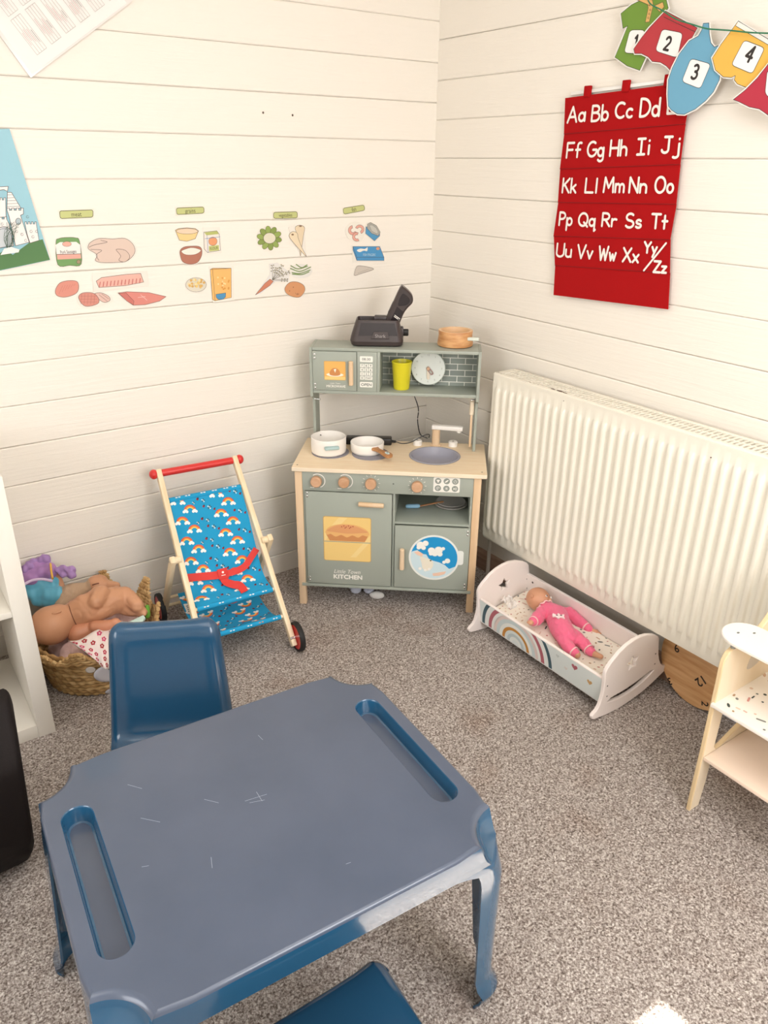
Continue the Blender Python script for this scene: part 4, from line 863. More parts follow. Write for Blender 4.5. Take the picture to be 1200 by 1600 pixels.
b = MB(); b.prism(circ(.062, 0, .010, 20, .0065), .011, .0125, mat('blue_white_badge', 'd2e6e6', .3), HX); b.prism(circ(.062, 0, .003, 12), .0125, .013, mat('badge_screw', '6b8186', .3), HX); b.build('badge', pan)
# power adapter with its cables
ad = kthing('power_adapter', 'black power adapter with a thin cable lying behind the white toy pans', 'adapter', .225, .262, .5497)
BK = mat('black_plastic', '1b1917', .35); b = MB(); b.box(-.092, .078, -.022, .018, 0, .026, BK, .005, rotz(rad(3)), 3); b.build('adapter_body', ad)
J = ad.matrix_world.inverted(); b = MB(); pt = lambda u, d, z: J @ KW(u, d, z)
b.tube([pt(.300, .257, .563), pt(.320, .255, .562)], [.0055, .0040], BK); b.tube(smooth_open([pt(.318, .255, .562), pt(.345, .250, .558), pt(.375, .245, .566), pt(.400, .248, .580), pt(.430, .262, .592), pt(.442, .272, .588), pt(.440, .276, .575)], 6), .0019, BK, n=8)
b.tube(smooth_open([pt(.368, .294, .752), pt(.385, .290, .720), pt(.398, .288, .680), pt(.396, .288, .640), pt(.402, .288, .600), pt(.412, .290, .578), pt(.436, .284, .570)], 6), .0019, BK, n=8); b.build('cable', ad, label='thin black cable')
# hanging utensil
ut = kthing('toy_utensil', 'toy utensil with a pale handle hanging inside the right upright of the kitchen', 'utensil', .5905, .225, .560)
b = MB(); b.cyl((0, 0, .125), (0, 0, .178), .0085, mat('cream_wood', 'ecdcc2', .45), bev=.002); b.build('grip', ut, label='cream grip'); b = MB(); b.box(-.004, .004, -.006, .006, .005, .126, BEECH, .002); b.build('shaft', ut)
# yellow cup
cup = MB(); YL = mat('yellow_green_plastic', 'e0d42a', .35)
cup.lathe([(0, .002), (.0265, 0), (.028, .003), (.0350, .092), (.0362, .094), (.0362, .097), (.0345, .0985), (.0335, .096), (.0265, .006), (0, .005)], YL, None, 44); cup = cup.build('plastic_cup'); cup.location = KW(.3370, .232, .7712)
tag(cup, 'bright yellow plastic cup on the upper shelf in front of the play clock', 'cup')
# wooden toy bowl on top
wp = kthing('wooden_toy_pot', 'small wooden toy pot with a pale side grip on top of the kitchen', 'toy pot', .520, .268, .9222)
ACW = mat('acacia_wood', 'dba873', .4, vary=(16, 'c08450', (1, 1, 4))); ACR = mat('light_rim_wood', 'e2bb8e', .4)
b = MB(); b.lathe([(0, .002), (.055, .0), (.0615, .003), (.0625, .008), (.0585, .038), (.0600, .052), (.0592, .054)], ACW, None, 48); b.lathe([(.0592, .054), (.0500, .054), (.0485, .050), (.0465, .020), (.040, .014), (0, .012)], ACR, None, 48); b.build('pot_body', wp)
b = MB(); b.box(-.006, .034, -.008, .008, .026, .037, mat('pale_mint_grip', 'd7ddd0', .4), .003, T(.047, -.036, 0) @ rotz(rad(-4)), 3); b.build('grip', wp, label='pale grip')
# spatula and plate in the open compartment
sp = kthing('toy_spatula', 'toy spatula with a pale blue grip lying in the open kitchen compartment', 'utensil', .368, .118, .3545, rad(8))
b = MB(); b.tube([(0, 0, .0085), (.006, 0, .009), (.045, 0, .0095), (.052, 0, .009)], [.005, .008, .008, .005], mat('pale_blue_plastic', '8fbcd8', .35), n=14); b.build('grip', sp, label='pale blue grip'); b = MB(); b.tube(smooth_open([(.050, 0, .009), (.080, .002, .014), (.115, .010, .017), (.140, .022, .016)], 4), .0045, mat('tan_wood', 'bd8a5c', .4), n=10, flatten=.6); b.build('shaft', sp)
for k, (dz, r_, lb) in enumerate(((0, .060, 'lower of two grey toy plates stacked in the open kitchen compartment'), (.008, .055, 'upper of two grey toy plates stacked in the open kitchen compartment'))):
    b = MB(); b.lathe([(0, .001), (r_*.6, 0), (r_*.95, .006), (r_, .009), (r_*.96, .0105), (r_*.6, .005), (0, .005)], mat('pale_grey_plate', 'b9b5ae', .35), None, 40); o = b.build('toy_plate'); o.location = KW(.532, .165, .3545+dz); tag(o, lb, 'toy plate')
# soft toy under the kitchen
PL = mat('pale_blue_plush', 'c4c8d6', .95, bump=(400, .6), sheen=.4); PLW = mat('cream_plush', 'e2dfd9', .95, bump=(400, .6), sheen=.4)
p_ = KW(.225, .128, 0); st = thing('soft_toy', 'pale blue and cream soft toy half hidden under the toy kitchen', 'soft toy', p_, KA)
blob('body', [('e', (0, .03, .035), (.060, .045, .032)), ('e', (-.045, -.005, .025), (.03, .035, .022)), ('e', (.050, .035, .03), (.03, .03, .025))], PL, st, .004)
for q in ((-.038, -.035, .02, .022, .030), (.012, -.035, .022, .022, .028), (.045, -.060, .013, .030, .017)):
    blob('paw', [('e', q[:3], (q[3], q[4]*.8, .016))], PL if q[0] < .04 else PLW, st, .004)

# ------------------------------------------------------------------ vacuum battery charging dock and battery
dk = kthing('charging_dock', 'dark grey charging dock on top of the toy kitchen', 'charging dock', .2480, .262, .9225, rad(4))
DG = mat('dark_grey_plastic', '3f3533', .38, spec=.5); DGM = mat('inner_dark_plastic', '2c2628', .22); DGL = mat('worn_grey_plastic', '6f625f', .5)
b = MB(); prof = [(.0, 0), (.082, 0), (.088, .006), (.090, .018), (.080, .062), (.074, .078)]
out = [(.0, .0, 1.0)]
def dkring(z, x0, x1, y0, y1, r, n=5): return [(x, y, z) for x, y in rrect(x0, x1, y0, y1, r, n)]
rings = [dkring(.000, -.078, .078, -.048, .040, .018), dkring(.004, -.086, .084, -.055, .044, .022), dkring(.014, -.090, .086, -.058, .046, .024), dkring(.024, -.088, .083, -.054, .046, .022),
         dkring(.058, -.074, .072, -.040, .044, .014), dkring(.066, -.070, .070, -.036, .043, .012), dkring(.067, -.067, .067, -.033, .040, .010), dkring(.040, -.060, .060, -.028, .036, .010), dkring(.039, -.02, .02, -.01, .01, .004)]
vs = [p for r_ in rings for p in r_]; k = len(rings[0]); fs = [(i*k+j, i*k+(j+1) % k, (i+1)*k+(j+1) % k, (i+1)*k+j) for i in range(len(rings)-1) for j in range(k)]; fs += [list(range(k))[::-1], [(len(rings)-1)*k+j for j in range(k)]]
b.raw(vs, fs, DG); b.build('dock_body', dk)
FX = frame((0, -.0515, .026), (1, 0, 0), (0, .38, 1)); b = MB(); b.prism([(-.062, .003), (.066, .003), (.056, .036), (-.054, .036)], 0, .0022, DGM, FX); b.build('front_window', dk, label='glossy darker front panel')
FX2 = frame((0, -.0558, .021), (1, 0, 0), (0, .34, 1)); b = MB(); b.prism([(-.020, 0), (.040, 0), (.034, .0185), (-.012, .0185)], 0, .0032, DG, FX2, bev=.0006); put_text(b, 'Shark', .0085, mat('silver_lettering', '9c9490', .4), FX2, .010, .0075, 0, .0036, 1.25); b.build('logo_tab', dk)
b = MB(); b.cyl((.080, .005, .030), (.103, .004, .030), .0095, BK, bev=.002); b.box(.074, .086, -.010, .020, .010, .045, DG, .003); b.build('power_plug', dk); dk.scale = (1.05, 1.05, 1.30)
b = MB(); b.box(-.012, .030, .000, .034, .052, .072, DG, .004); b.build('battery_cradle', dk)
ba = kthing('vacuum_battery', 'dark battery pack standing tilted in the charging dock on the toy kitchen', 'battery', .2830, .272, .988, rad(4)); ba.scale = (1.22, 1.0, 1.18)
BX = frame((.008, .004, 0), (.90, 0, -.38), (0, 1, 0)) @ T(0, 0, 0)
b = MB()
side = smooth_closed([Vector(p) for p in ((-.018, 0), (-.020, .05), (-.020, .108), (-.012, .113), (.012, .106), (.025, .096), (.029, .082), (.023, .064), (.020, .045), (.021, .02), (.021, 0), (0, -.002))], 3)
BS = frame((.008, .012, 0), (.90, 0, -.40), (.40, 0, .90)); b.prism(side, -.024, .024, DG, BS, bev=.004); b.build('battery_body', ba)
b = MB(); F2 = BS @ Matrix(((1, 0, 0, 0), (0, 1, 0, 0), (0, 0, 1, .0242), (0, 0, 0, 1))); b.prism(smooth_closed([Vector(p) for p in ((-.006, .062), (-.008, .095), (.010, .094), (.020, .086), (.018, .074), (.006, .064))], 3), 0, .002, DGM, F2, bev=.0004)
b.prism([(-.006, .006), (.016, .006), (.016, .05), (-.006, .056)], 0, .001, DGM, F2); b.build('grip_recess', ba); b = MB()
for k in (0, .004): b.prism([(-.002, .026+k), (.0165, .022+k), (.0165, .0242+k), (-.002, .0282+k)], .001, .0014, PRW, F2)
b.build('spec_label', ba, label='white printed lines')
b = MB(); b.box(-.0215, -.0185, .026, .062, -.010, .010, DGM, .001, BS); b.build('release_button', ba)
# ================================================================== BLUE PLASTIC TABLE
BLUE = mat('blue_moulded_plastic', '235272', .16, spec=.6, coat=.6, bump=(7, .04)); BLUET = mat('scuffed_blue_painted_reflection', '455063', .30, spec=.6, coat=.4, vary=(5, '4d576a'), bump=(60, .02))  # tabletop blue greyed by scuffs and by room reflection put into the colour
tab = thing('play_table', 'blue moulded plastic children\'s table with a pencil tray recess at each end', 'table', (-1.501, -1.487, 0), rad(-3.5))
HX_, HY_, TZ = .342, .272, .46
def outline(d, corner, cove=.078):
    """d = outward offset; corner 0 = scooped corner, 1 = plain rounded corner"""
    hx, hy = HX_+d, HY_+d; pts = []
    for sx, sy, a0 in ((1, 1, 0), (-1, 1, 1), (-1, -1, 2), (1, -1, 3)):
        n = 16; loc = []
        r = cove - d*.6
        # scooped version, travelling anticlockwise in the first quadrant: from (hx, hy-cove) round to (hx-cove, hy)
        for i in range(n+1):
            t = i/n; ang = rad(-90 - 90*t)
            e = .006*(1-min(1, min(t, 1-t)/.18))**2
            x = hx + .004 + r*cos(ang)*1.0; y = hy + .004 + r*sin(ang)
            if t < .18: x = min(x, hx-e)
            if t > .82: y = min(y, hy-e)
            x = min(x, hx); y = min(y, hy)
            rc = .044; aa = rad(90*t); X1 = hx-rc+rc*cos(aa); Y1 = hy-rc+rc*sin(aa)
            loc.append((x*(1-corner)+X1*corner, y*(1-corner)+Y1*corner))
        L_ = [(hx, (hy-cove)*k/6) for k in range(1, 6)]; L2 = [((hx-cove)*k/6, hy) for k in range(5, 0, -1)]
        q = L_+loc+L2
        for x, y in q:
            a = a0*pi/2
            if a0 == 0: pts.append((x, y))
            elif a0 == 1: pts.append((-x, y))
            elif a0 == 2: pts.append((-x, -y))
            else: pts.append((x, -y))
        if a0 in (1, 3): pts[-len(q):] = pts[-len(q):][::-1]
    return pts
b = MB(); o0 = outline(0, 0); trays = [[(sx*.292+x, y-.002) for x, y in rrect(-.0275, .0275, -.163, .163, .0265, 7)] for sx in (-1, 1)]
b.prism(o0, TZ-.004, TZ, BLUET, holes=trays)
b.f = [f for f, in zip(b.f)]; keep = [i for i, f in enumerate(b.f) if all(abs(b.v[j].z-TZ) < 1e-5 for j in f)]
b.f = [b.f[i] for i in keep]; b.m = [b.m[i] for i in keep]
rings = [(0, 0, 0), (.0022, 0, -.0006), (.0045, .0, -.0028), (.0060, .0, -.0068), (.0068, .01, -.013), (.0070, .06, -.020), (.0070, .16, -.028), (.0068, .30, -.037), (.0066, .44, -.045), (.0064, .66, -.053)]
vs = []; n = len(o0)
for d, c, z in rings: vs += [(x, y, TZ+z) for x, y in outline(d, c)]
inner = [(x*.985, y*.983, TZ-.053) for x, y in outline(.0064, .66)]; vs += inner; vs += [(x*.985, y*.983, TZ-.012) for x, y in outline(.004, 0)]
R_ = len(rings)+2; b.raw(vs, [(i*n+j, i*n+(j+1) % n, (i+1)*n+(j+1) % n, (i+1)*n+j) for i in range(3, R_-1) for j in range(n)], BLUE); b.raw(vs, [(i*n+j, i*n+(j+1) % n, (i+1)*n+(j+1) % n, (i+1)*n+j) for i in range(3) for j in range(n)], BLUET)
for tr in trays:
    cx_ = sum(p[0] for p in tr)/len(tr); cy_ = sum(p[1] for p in tr)/len(tr); m_ = len(tr); vs = []
    def sc(d): return [(cx_+(p[0]-cx_)*(1-d/.0275), cy_+(p[1]-cy_)*(1-d/.163)) for p in tr]
    for d, z in ((0, 0), (.0010, -.0010), (.0018, -.004), (.0045, -.026), (.006, -.030), (.0095, -.0315)): vs += [(x, y, TZ+z) for x, y in sc(d)]
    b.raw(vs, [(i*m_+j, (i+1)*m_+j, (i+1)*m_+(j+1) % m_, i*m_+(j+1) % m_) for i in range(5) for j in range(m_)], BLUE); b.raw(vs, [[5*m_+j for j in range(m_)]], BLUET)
b.raw([(x*.99, y*.99, TZ-.012-.014) for x, y in outline(0, 0)], [list(range(n))[::-1]], BLUE) if 0 else None
SCR = mat('pale_scratch', 'a3abb8', .6); TI = tab.matrix_world.inverted()
for q in ([(360, 281), (385, 287)], [(432, 284), (470, 272)], [(440, 287), (466, 282)], [(452, 268), (462, 284)], [(248, 314), (282, 321)], [(372, 383), (374, 402)], [(455, 168), (463, 176)], [(250, 400), (262, 398)], [(610, 395), (618, 392)], [(225, 255), (250, 262)]):
    ribbon(b, [(TI @ flr(x*.8866, y*.8866+1000, TZ))[:2] for x, y in q], .00035, SCR, None, TZ+.0002)
b.build('tabletop', tab, smooth=40)
for sx in (-1, 1):
    for sy in (-1, 1):
        rows = []; ZL = [TZ-.030, TZ-.044, TZ-.053, TZ-.060, TZ-.070, TZ-.085, TZ-.105, TZ-.14, TZ-.2, TZ-.3, TZ-.38, .055, .035, .018, .006, 0]
        nq = len(outline(0, 0))//4
        for z in ZL:
            dz_ = TZ-z; c_ = max(0, min(1, (dz_-.012)/.085)); c_ = c_*c_*(3-2*c_) if dz_ > .053 else None
            if c_ is None:
                for q0, q1 in zip(rings, rings[1:]):
                    if -q0[2] <= dz_ <= -q1[2]+1e-6: t = (dz_+q0[2])/(q0[2]-q1[2]); c_ = q0[1]+(q1[1]-q0[1])*t
            else: c_ = .66+.34*min(1, (dz_-.053)/.050)**.8
            t = min(1, max(0, (dz_-.05)/(TZ-.05))); foot = max(0, (.06-z)/.06)
            d_ = .0064-.010*t+(.011*sin(min(1, foot*1.1)*pi) if z < .06 else 0)
            q = outline(d_-(.0 if dz_ > .053 else .0015), c_)[:nq]; q = [Vector((HX_+d_, -.05))]+[Vector(p) for p in q]+[Vector((-.05, HY_+d_))]
            mid = 1+5+8
            fl = max(0, 1-(dz_-.053)/.022)**2 if dz_ > .053 else 1
            a = .060-.012*t+.055*fl; c = .112-.050*t+.055*fl-.020*foot**2
            def walk(step, L_):
                out_ = []; k = mid; rem = 0; targets = [L_*i/8 for i in range(1, 9)]; dist = 0; cur = q[mid]
                for tg in targets:
                    while dist+(q[k+step]-cur).length < tg: dist += (q[k+step]-cur).length; k += step; cur = q[k]
                    dv = (q[k+step]-cur); f = (tg-dist)/max(dv.length, 1e-9); out_.append(cur+dv*f)
                return out_
            row2 = walk(1, a)[::-1]+[q[mid]]+walk(-1, c)
            rows.append([(p.x+(.036 if sx < 0 else .020)*t, p.y-.004*t, z) for p in row2])
        b = MB(); m_ = len(rows[0])
        outer = [(sx*x, sy*y, z) for r_ in rows for x, y, z in r_]
        th = .0045
        innr = []
        for r_ in rows:
            for k, (x, y, z) in enumerate(r_):
                p0_ = Vector(r_[max(k-1, 0)][:2]); p1_ = Vector(r_[min(k+1, len(r_)-1)][:2]); tt = (p1_-p0_).normalized(); nn = Vector((-tt.y, tt.x))
                if nn.x+nn.y > 0: nn = -nn
                innr.append((sx*(x+nn.x*th), sy*(y+nn.y*th), z))
        N = len(rows)*m_; fs = []
        for i in range(len(rows)-1):
            for k in range(m_-1):
                q = (i*m_+k, i*m_+k+1, (i+1)*m_+k+1, (i+1)*m_+k); fs.append(q); fs.append(tuple(N+j for j in q[::-1]))
            for k in (0, m_-1): fs.append((i*m_+k, (i+1)*m_+k, N+(i+1)*m_+k, N+i*m_+k))
        for i in (0, len(rows)-1): fs += [(i*m_+k, i*m_+k+1, N+i*m_+k+1, N+i*m_+k) for k in range(m_-1)]
        b.raw(outer+innr, fs, BLUE); mm = b.build('leg', tab, smooth=45)
        bm_ = bmesh.new(); bm_.from_mesh(mm.data); bmesh.ops.recalc_face_normals(bm_, faces=bm_.faces[:]); bm_.to_mesh(mm.data); bm_.free()

# ================================================================== BLUE CHAIRS
CBL = mat('glossy_blue_chair_plastic', '1f4866', .17, spec=.6, coat=.2, bump=(5, .03))
def make_chair(label):
    ch = thing('plastic_chair', label, 'chair')
    prof = [(-.128, .180), (-.138, .200), (-.140, .215), (-.132, .224), (-.115, .228), (-.06, .224), (.0, .219), (.06, .217), (.102, .220), (.124, .232), (.135, .258), (.143, .310), (.152, .375), (.162, .43), (.167, .455), (.172, .474), (.181, .490), (.195, .4995), (.210, .4985), (.222, .488), (.227, .470)]
    P_ = smooth_open([Vector((0, y, z)) for y, z in prof], 3); n = len(P_)
    us = [-1, -.985, -.96, -.92, -.87, -.82, -.6, -.3, 0, .3, .6, .82, .87, .92, .96, .985, 1]
    def row(i, off):
        p = P_[i]; t = (P_[min(i+1, n-1)]-P_[max(i-1, 0)]).normalized(); nn = Vector((0, -t.z, t.y))  # upper/front side
        if nn.z < 0 and p.z < .3: pass
        k = (p.z-.24)/.26; w_ = .142-.020*max(0, min(1, k)); 
        e = max(0, (i/(n-1)-.70)/.30); w_ -= .045*e**4*1.0
        f = max(0, 1-i/(n-1)*9); w_ -= .012*f*f
        r = []
        for u in us:
            a = abs(u); roll = 0
            if a > .80: q = (a-.80)/.20; roll = .026*(1-math.sqrt(max(0, 1-q*q)))
            rec = -.004*(1-min(1, (a/.82)**6)) if .3 < i/(n-1) < .93 or 1 else 0
            x = w_*u
            r.append(p+Vector((x, 0, 0))-nn*(roll+off)+nn*rec)
        return r
    b = MB(); k = len(us)
    top = [q for i in range(n) for q in row(i, 0)]; bot = [q for i in range(n) for q in row(i, .0045)]; N = len(top); fs = []
    for i in range(n-1):
        for j in range(k-1): q = (i*k+j, i*k+j+1, (i+1)*k+j+1, (i+1)*k+j); fs += [q, tuple(N+x for x in q[::-1])]
        for j in (0, k-1): fs.append((i*k+j, (i+1)*k+j, N+(i+1)*k+j, N+i*k+j))
    for i in (0, n-1): fs += [(i*k+j, i*k+j+1, N+i*k+j+1, N+i*k+j) for j in range(k-1)]
    cut = [i for i in range(len(fs))]
    b.raw(top+bot, fs, CBL); o = b.build('seat_shell', ch, smooth=60)
    bm_ = bmesh.new(); bm_.from_mesh(o.data); bmesh.ops.recalc_face_normals(bm_, faces=bm_.faces[:]); bm_.to_mesh(o.data); bm_.free()
    for sx in (-1, 1):
        for y0_, y1_ in ((-.105, -.135), (.105, .165)):
            b = MB(); vs = []
            for t in (0, .5, 1):
                x = sx*(.112+.028*t); y = y0_+(y1_-y0_)*t; z = .213*(1-t); w_ = .024-.008*t; d = .015-.005*t
                vs += [(x-w_, y-d, z), (x+w_, y-d, z), (x+w_, y+d, z), (x-w_, y+d, z)]
            b.raw(vs, [(4*i+j, 4*i+(j+1) % 4, 4*i+4+(j+1) % 4, 4*i+4+j) for i in range(2) for j in range(4)]+[(3, 2, 1, 0), (8, 9, 10, 11)], CBL)
            o = b.build('leg', ch, sub=0); q = o.modifiers.new('Bevel', 'BEVEL'); q.width = .004; q.segments = 3
    return ch
def copy_thing(root, label):
    r = root.copy(); COL.objects.link(r); r['label'] = label
    for c in root.children:
        d = c.copy(); COL.objects.link(d); d.parent = r
    return r
ch1 = make_chair('glossy blue plastic children\'s chair behind the table with its backrest showing'); ch1['group'] = 'blue plastic chairs at the table'
bpy.context.view_layer.update()
ch2 = copy_thing(ch1, 'blue plastic children\'s chair pushed under the near side of the table')
ch1.location = (-1.552, -1.062, 0); ch1.rotation_euler = (0, 0, rad(-27)); ch1.scale = (1.04, .98, 1.02)
ch2.location = (-1.538, -1.836, 0); ch2.rotation_euler = (0, 0, rad(180-1))

# ================================================================== DOLL PUSHCHAIR
psh = thing('doll_pushchair', 'wooden doll pushchair with bright blue rainbow fabric seat and red handle', 'toy pushchair', (-1.08, -.495, 0), rad(-4.4))
ASH = mat('pale_ash_wood', 'f2dfbd', .45, vary=(12, 'e9d1a8', (6, 1, 1))); REDP = mat('red_gloss_paint', 'd6322e', .32); TYRE = mat('black_rubber', '171514', .6); FAB = mat('bright_blue_cotton', '1899c9', .85, bump=(700, .12))
RT, RB_ = Vector((.132, .405, .560)), Vector((.149, -.004, .036))
def railp(f, s=1): p = RT.lerp(RB_, f); return Vector((p.x*s, p.y, p.z))
for s_ in (-1, 1):
    b = MB(); p0, p1 = railp(-.012, s_), railp(1.02, s_); b.tube([p0, p1], .0125, ASH, n=4, up=(1, 0, 0)); b = MB()
    d = (p1-p0); X = frame(p0, d, (1, 0, 0)); L_ = d.length
    b.box(0, L_, -.0090, .0090, -.0115, .0115, ASH, .003, X); b.build('frame_rail', psh)
b = MB(); z_ = RT.z-.005; y_ = RT.y
b.cyl((-.128, y_, z_), (.128, y_, z_), .0122, REDP); 
for s_ in (-1, 1): b.sph((s_*.149, y_, z_), .0165, REDP, (.9, 1, 1), n=10); b.cyl((s_*.128, y_, z_), (s_*.150, y_, z_), .0105, REDP)
b.build('handle_bar', psh, label='red rounded handle bar')
HGP = (.205, .325)
for s_ in (-1, 1):
    b = MB(); hv, hz = HGP; px0 = .168*s_
    p0 = Vector((px0, hv-.006, hz+.012)); p1 = Vector((px0, .405, .040)); d = p1-p0; X = frame(p0, d, (1, 0, 0)); b.box(0, d.length, -.0090, .0090, -.0130, .0130, ASH, .004, X); b.build('rear_leg', psh)
    b = MB(); b.cyl((s_*.138, hv+.006, hz), (s_*.172, hv+.006, hz), .012, ASH, bev=.002); b.cyl((s_*.172, hv+.006, hz), (s_*.178, hv+.006, hz), .004, SILV, n=10); b.build('hinge_dowel', psh)
R0 = .052
def wheel(u, v):
    s_ = 1 if u > 0 else -1
    X = frame((u-s_*.006, v, R0), (0, 1, 0), (0, 0, 1)); 
    b = MB(); b.ring([(R0-.010, -.008), (R0-.002, -.0085), (R0, -.005), (R0, .005), (R0-.002, .0085), (R0-.010, .008)], TYRE, X, 44); w_ = b.build('tyre', psh)
    b = MB(); b.lathe([(0, -.0065), (.040, -.0065), (R0-.0085, -.0080), (R0-.0085, .0080), (.040, .0065), (0, .0065)], REDP, X, 44); b.build('wheel', psh)
    b = MB(); b.lathe([(0, -.016), (.004, -.015), (.0065, -.0115), (.0065, .0115), (.004, .015), (0, .016)], SILV, X, 16); b.build('wheel_hub', psh)
for u in (-.172, .172): wheel(u, -.002)
for u in (-.188, .188): wheel(u, .405)
b = MB(); b.cyl((-.186, .405, R0), (.186, .405, R0), .0055, ASH); b.build('rear_axle', psh)
for s_ in (-1, 1): b = MB(); b.cyl((s_*.140, -.002, R0), (s_*.172, -.002, R0), .0055, SILV); b.build('axle_bolt', psh)
for f in (.155, .715, .86):
    b = MB(); p = railp(f); b.cyl((-p.x-.005, p.y, p.z), (p.x+.005, p.y, p.z), .006, ASH); b.build('cross_rod', psh)
b = MB(); b.cyl((-.165, .345, .118), (.165, .345, .118), .0055, ASH); b.build('cross_rod', psh)
# fabric: back and seat sling, then the luggage sling
class Surf:
    def __init__(s, path, w0, w1, sag=.0, wob=.0):
        s.P = smooth_open([Vector((0, y, z)) for y, z in path], 8); L_ = [0]
        for a, c in zip(s.P, s.P[1:]): L_.append(L_[-1]+(c-a).length)
        s.L = L_; s.w0, s.w1, s.sag, s.wob = w0, w1, sag, wob
    def at(s, u, l):
        l = max(0, min(s.L[-1]-1e-6, l)); i = max(k for k in range(len(s.L)) if s.L[k] <= l); i = min(i, len(s.P)-2)
        t = (l-s.L[i])/(s.L[i+1]-s.L[i]); p = s.P[i].lerp(s.P[i+1], t); T_ = (s.P[i+1]-s.P[i]).normalized(); N_ = Vector((0, T_.z, -T_.y))
        f = l/s.L[-1]; hw = s.w0+(s.w1-s.w0)*f; uu = u/.125
        p = Vector((u/.125*hw, p.y, p.z)) - N_*(s.sag*(1-uu*uu)*sin(pi*min(1, max(0, f)))) + N_*s.wob*(sin(23*f+2*uu)+.6*sin(9*uu+14*f))
        return p, N_
    def mesh(s, b, m, th=.0015, nu=14, nv=48):
        for sg in (0, 1): b.grid(lambda i, j: s.at(-.125+.25*i, s.L[-1]*j)[0]-s.at(0, s.L[-1]*j)[1]*th*sg, nu, nv, m, flip=bool(sg))
    def decal(s, b, pts, m, off=.0006):
        vs = []
        for u, l in pts:
            p, N_ = s.at(u, l); vs.append(p+N_*off)
        tr = tessellate_polygon([[Vector((*q, 0)) for q in pts]]); b.raw(vs, [tuple(t) for t in tr], m)
def rainbow(S, b, u, l, k=1.0, a=0):
    def tr(pts): return [(u+k*(x*cos(a)-y*sin(a)), l-k*(x*sin(a)+y*cos(a))) for x, y in pts]
    for r0, r1, c_ in ((.0135, .0165, 'd9533f'), (.0105, .0138, 'e88a3c'), (.0078, .0108, 'f1c65c')):
        for q in range(6): S.decal(b, tr(band(0, 0, r0, r1, 12+26*q, 12+26*(q+1), 3)), flat(c_, .8), .0006)
    for sx in (-1, 1):
        for dx, dy, r in ((-.004, -.001, .0038), (.004, -.001, .0038), (0, .0015, .0044)): S.decal(b, tr(circ(sx*.0125+dx, dy-.001, r, 10)), flat('f4f1ea', .8), .0009+dx*.02)
def bug(S, b, u, l, k=1):
    S.decal(b, circ(u, l, .0034*k, 10), flat('8e2836', .8)); S.decal(b, circ(u+.0025, l-.003, .0018*k, 8), flat('24181c', .8), .0008); S.decal(b, circ(u-.0012, l+.0008, .0009, 6), flat('24181c', .8), .0010); S.decal(b, circ(u+.0012, l+.0016, .0009, 6), flat('24181c', .8), .0010)
def flower(S, b, u, l, k=1, c1='2c5d78', c2='bfe3ee'):
    for q in range(5): S.decal(b, circ(u+.0036*k*cos(q*1.257), l+.0036*k*sin(q*1.257), .0017*k, 7), flat(c2 if q % 2 else c1, .8), .0006+.00002*q)
    S.decal(b, circ(u, l, .0013*k, 7), flat('f1d27a', .8), .0009)
def pattern(S, b, l0, l1, seed=0):
    random.seed(seed); l = l0+.014; r_ = 0
    while l < l1-.008:
        for c in range(4):
            u = -.100+.067*c+(.0335 if r_ % 2 else 0); kind = (c+2*r_) % 4
            if abs(u) > .106: continue
            if kind in (0, 2): rainbow(S, b, u, l, 1.25, rad(-8))
            elif kind == 1: bug(S, b, u, l, 1.35); flower(S, b, u+.018, l+.008, 1.3); flower(S, b, u-.016, l+.010, 1.0)
            else: flower(S, b, u, l, 1.5); bug(S, b, u-.019, l-.006, 1.2); bug(S, b, u+.015, l+.010, 1.1)
        l += .034; r_ += 1
p_t = railp(.155); p_f = railp(.715)
S1 = Surf([(p_t.y-.004, p_t.z+.003), (.295, .415), (.255, .335), (.222, .270), (.192, .222), (.165, .203), (.135, .197), (p_f.y-.006, p_f.z+.006)], .1235, .1300, .006, .0006)
b = MB(); S1.mesh(b, FAB); pattern(S1, b, .0, S1.L[-1], 1); b.build('seat_fabric', psh, smooth=60, label='blue seat fabric printed with rainbows')
b = MB(); p = railp(.155); b.tube([(-.124, p.y, p.z), (.124, p.y, p.z)], .0092, FAB, n=16)
for u in (-.095, -.062, -.01, .03, .07, .10): 
    for d_ in (-.005, .005): b.sph((u+d_, p.y-.004, p.z+.0075), .0045, flat('f4f1ea', .8), (1, .5, .4), n=6)
b.build('top_hem', psh)
b = MB(); p = railp(.715); b.tube([(-.130, p.y, p.z), (.130, p.y, p.z)], .0090, FAB, n=16)
for u in (-.10, -.05, .01, .055, .10):
    for d_ in (-.005, .005): b.sph((u+d_, p.y-.006, p.z+.005), .0045, flat('f4f1ea', .8), (1, .5, .5), n=6)
b.build('front_hem', psh)
p_l = railp(.86)
S2 = Surf([(p_l.y, p_l.z+.006), (.09, .092), (.15, .078), (.22, .082), (.29, .100), (.345, .124)], .131, .131, .004, .0008)
for P__ in [S2]: P__.P = P__.P
b = MB(); S2.mesh(b, FAB)
S2.at_ = S2.at; S2.at = lambda u, l: (S2.at_(u, l)[0]-S2.at_(u, l)[1]*.0018, -S2.at_(u, l)[1]); pattern(S2, b, .0, S2.L[-1], 4); S2.at = S2.at_
b.build('luggage_sling', psh, smooth=60, label='lower blue fabric sling printed with rainbows')
b = MB(); b.tube([(-.131, p_l.y, p_l.z), (.131, p_l.y, p_l.z)], .0085, FAB, n=16)
for u in (-.10, -.04, .02, .06, .11):
    for d_ in (-.005, .005): b.sph((u+d_, p_l.y-.006, p_l.z+.004), .0042, flat('f4f1ea' if u != .06 else 'e88a3c', .8), (1, .5, .5), n=6)
b.build('lower_hem', psh)
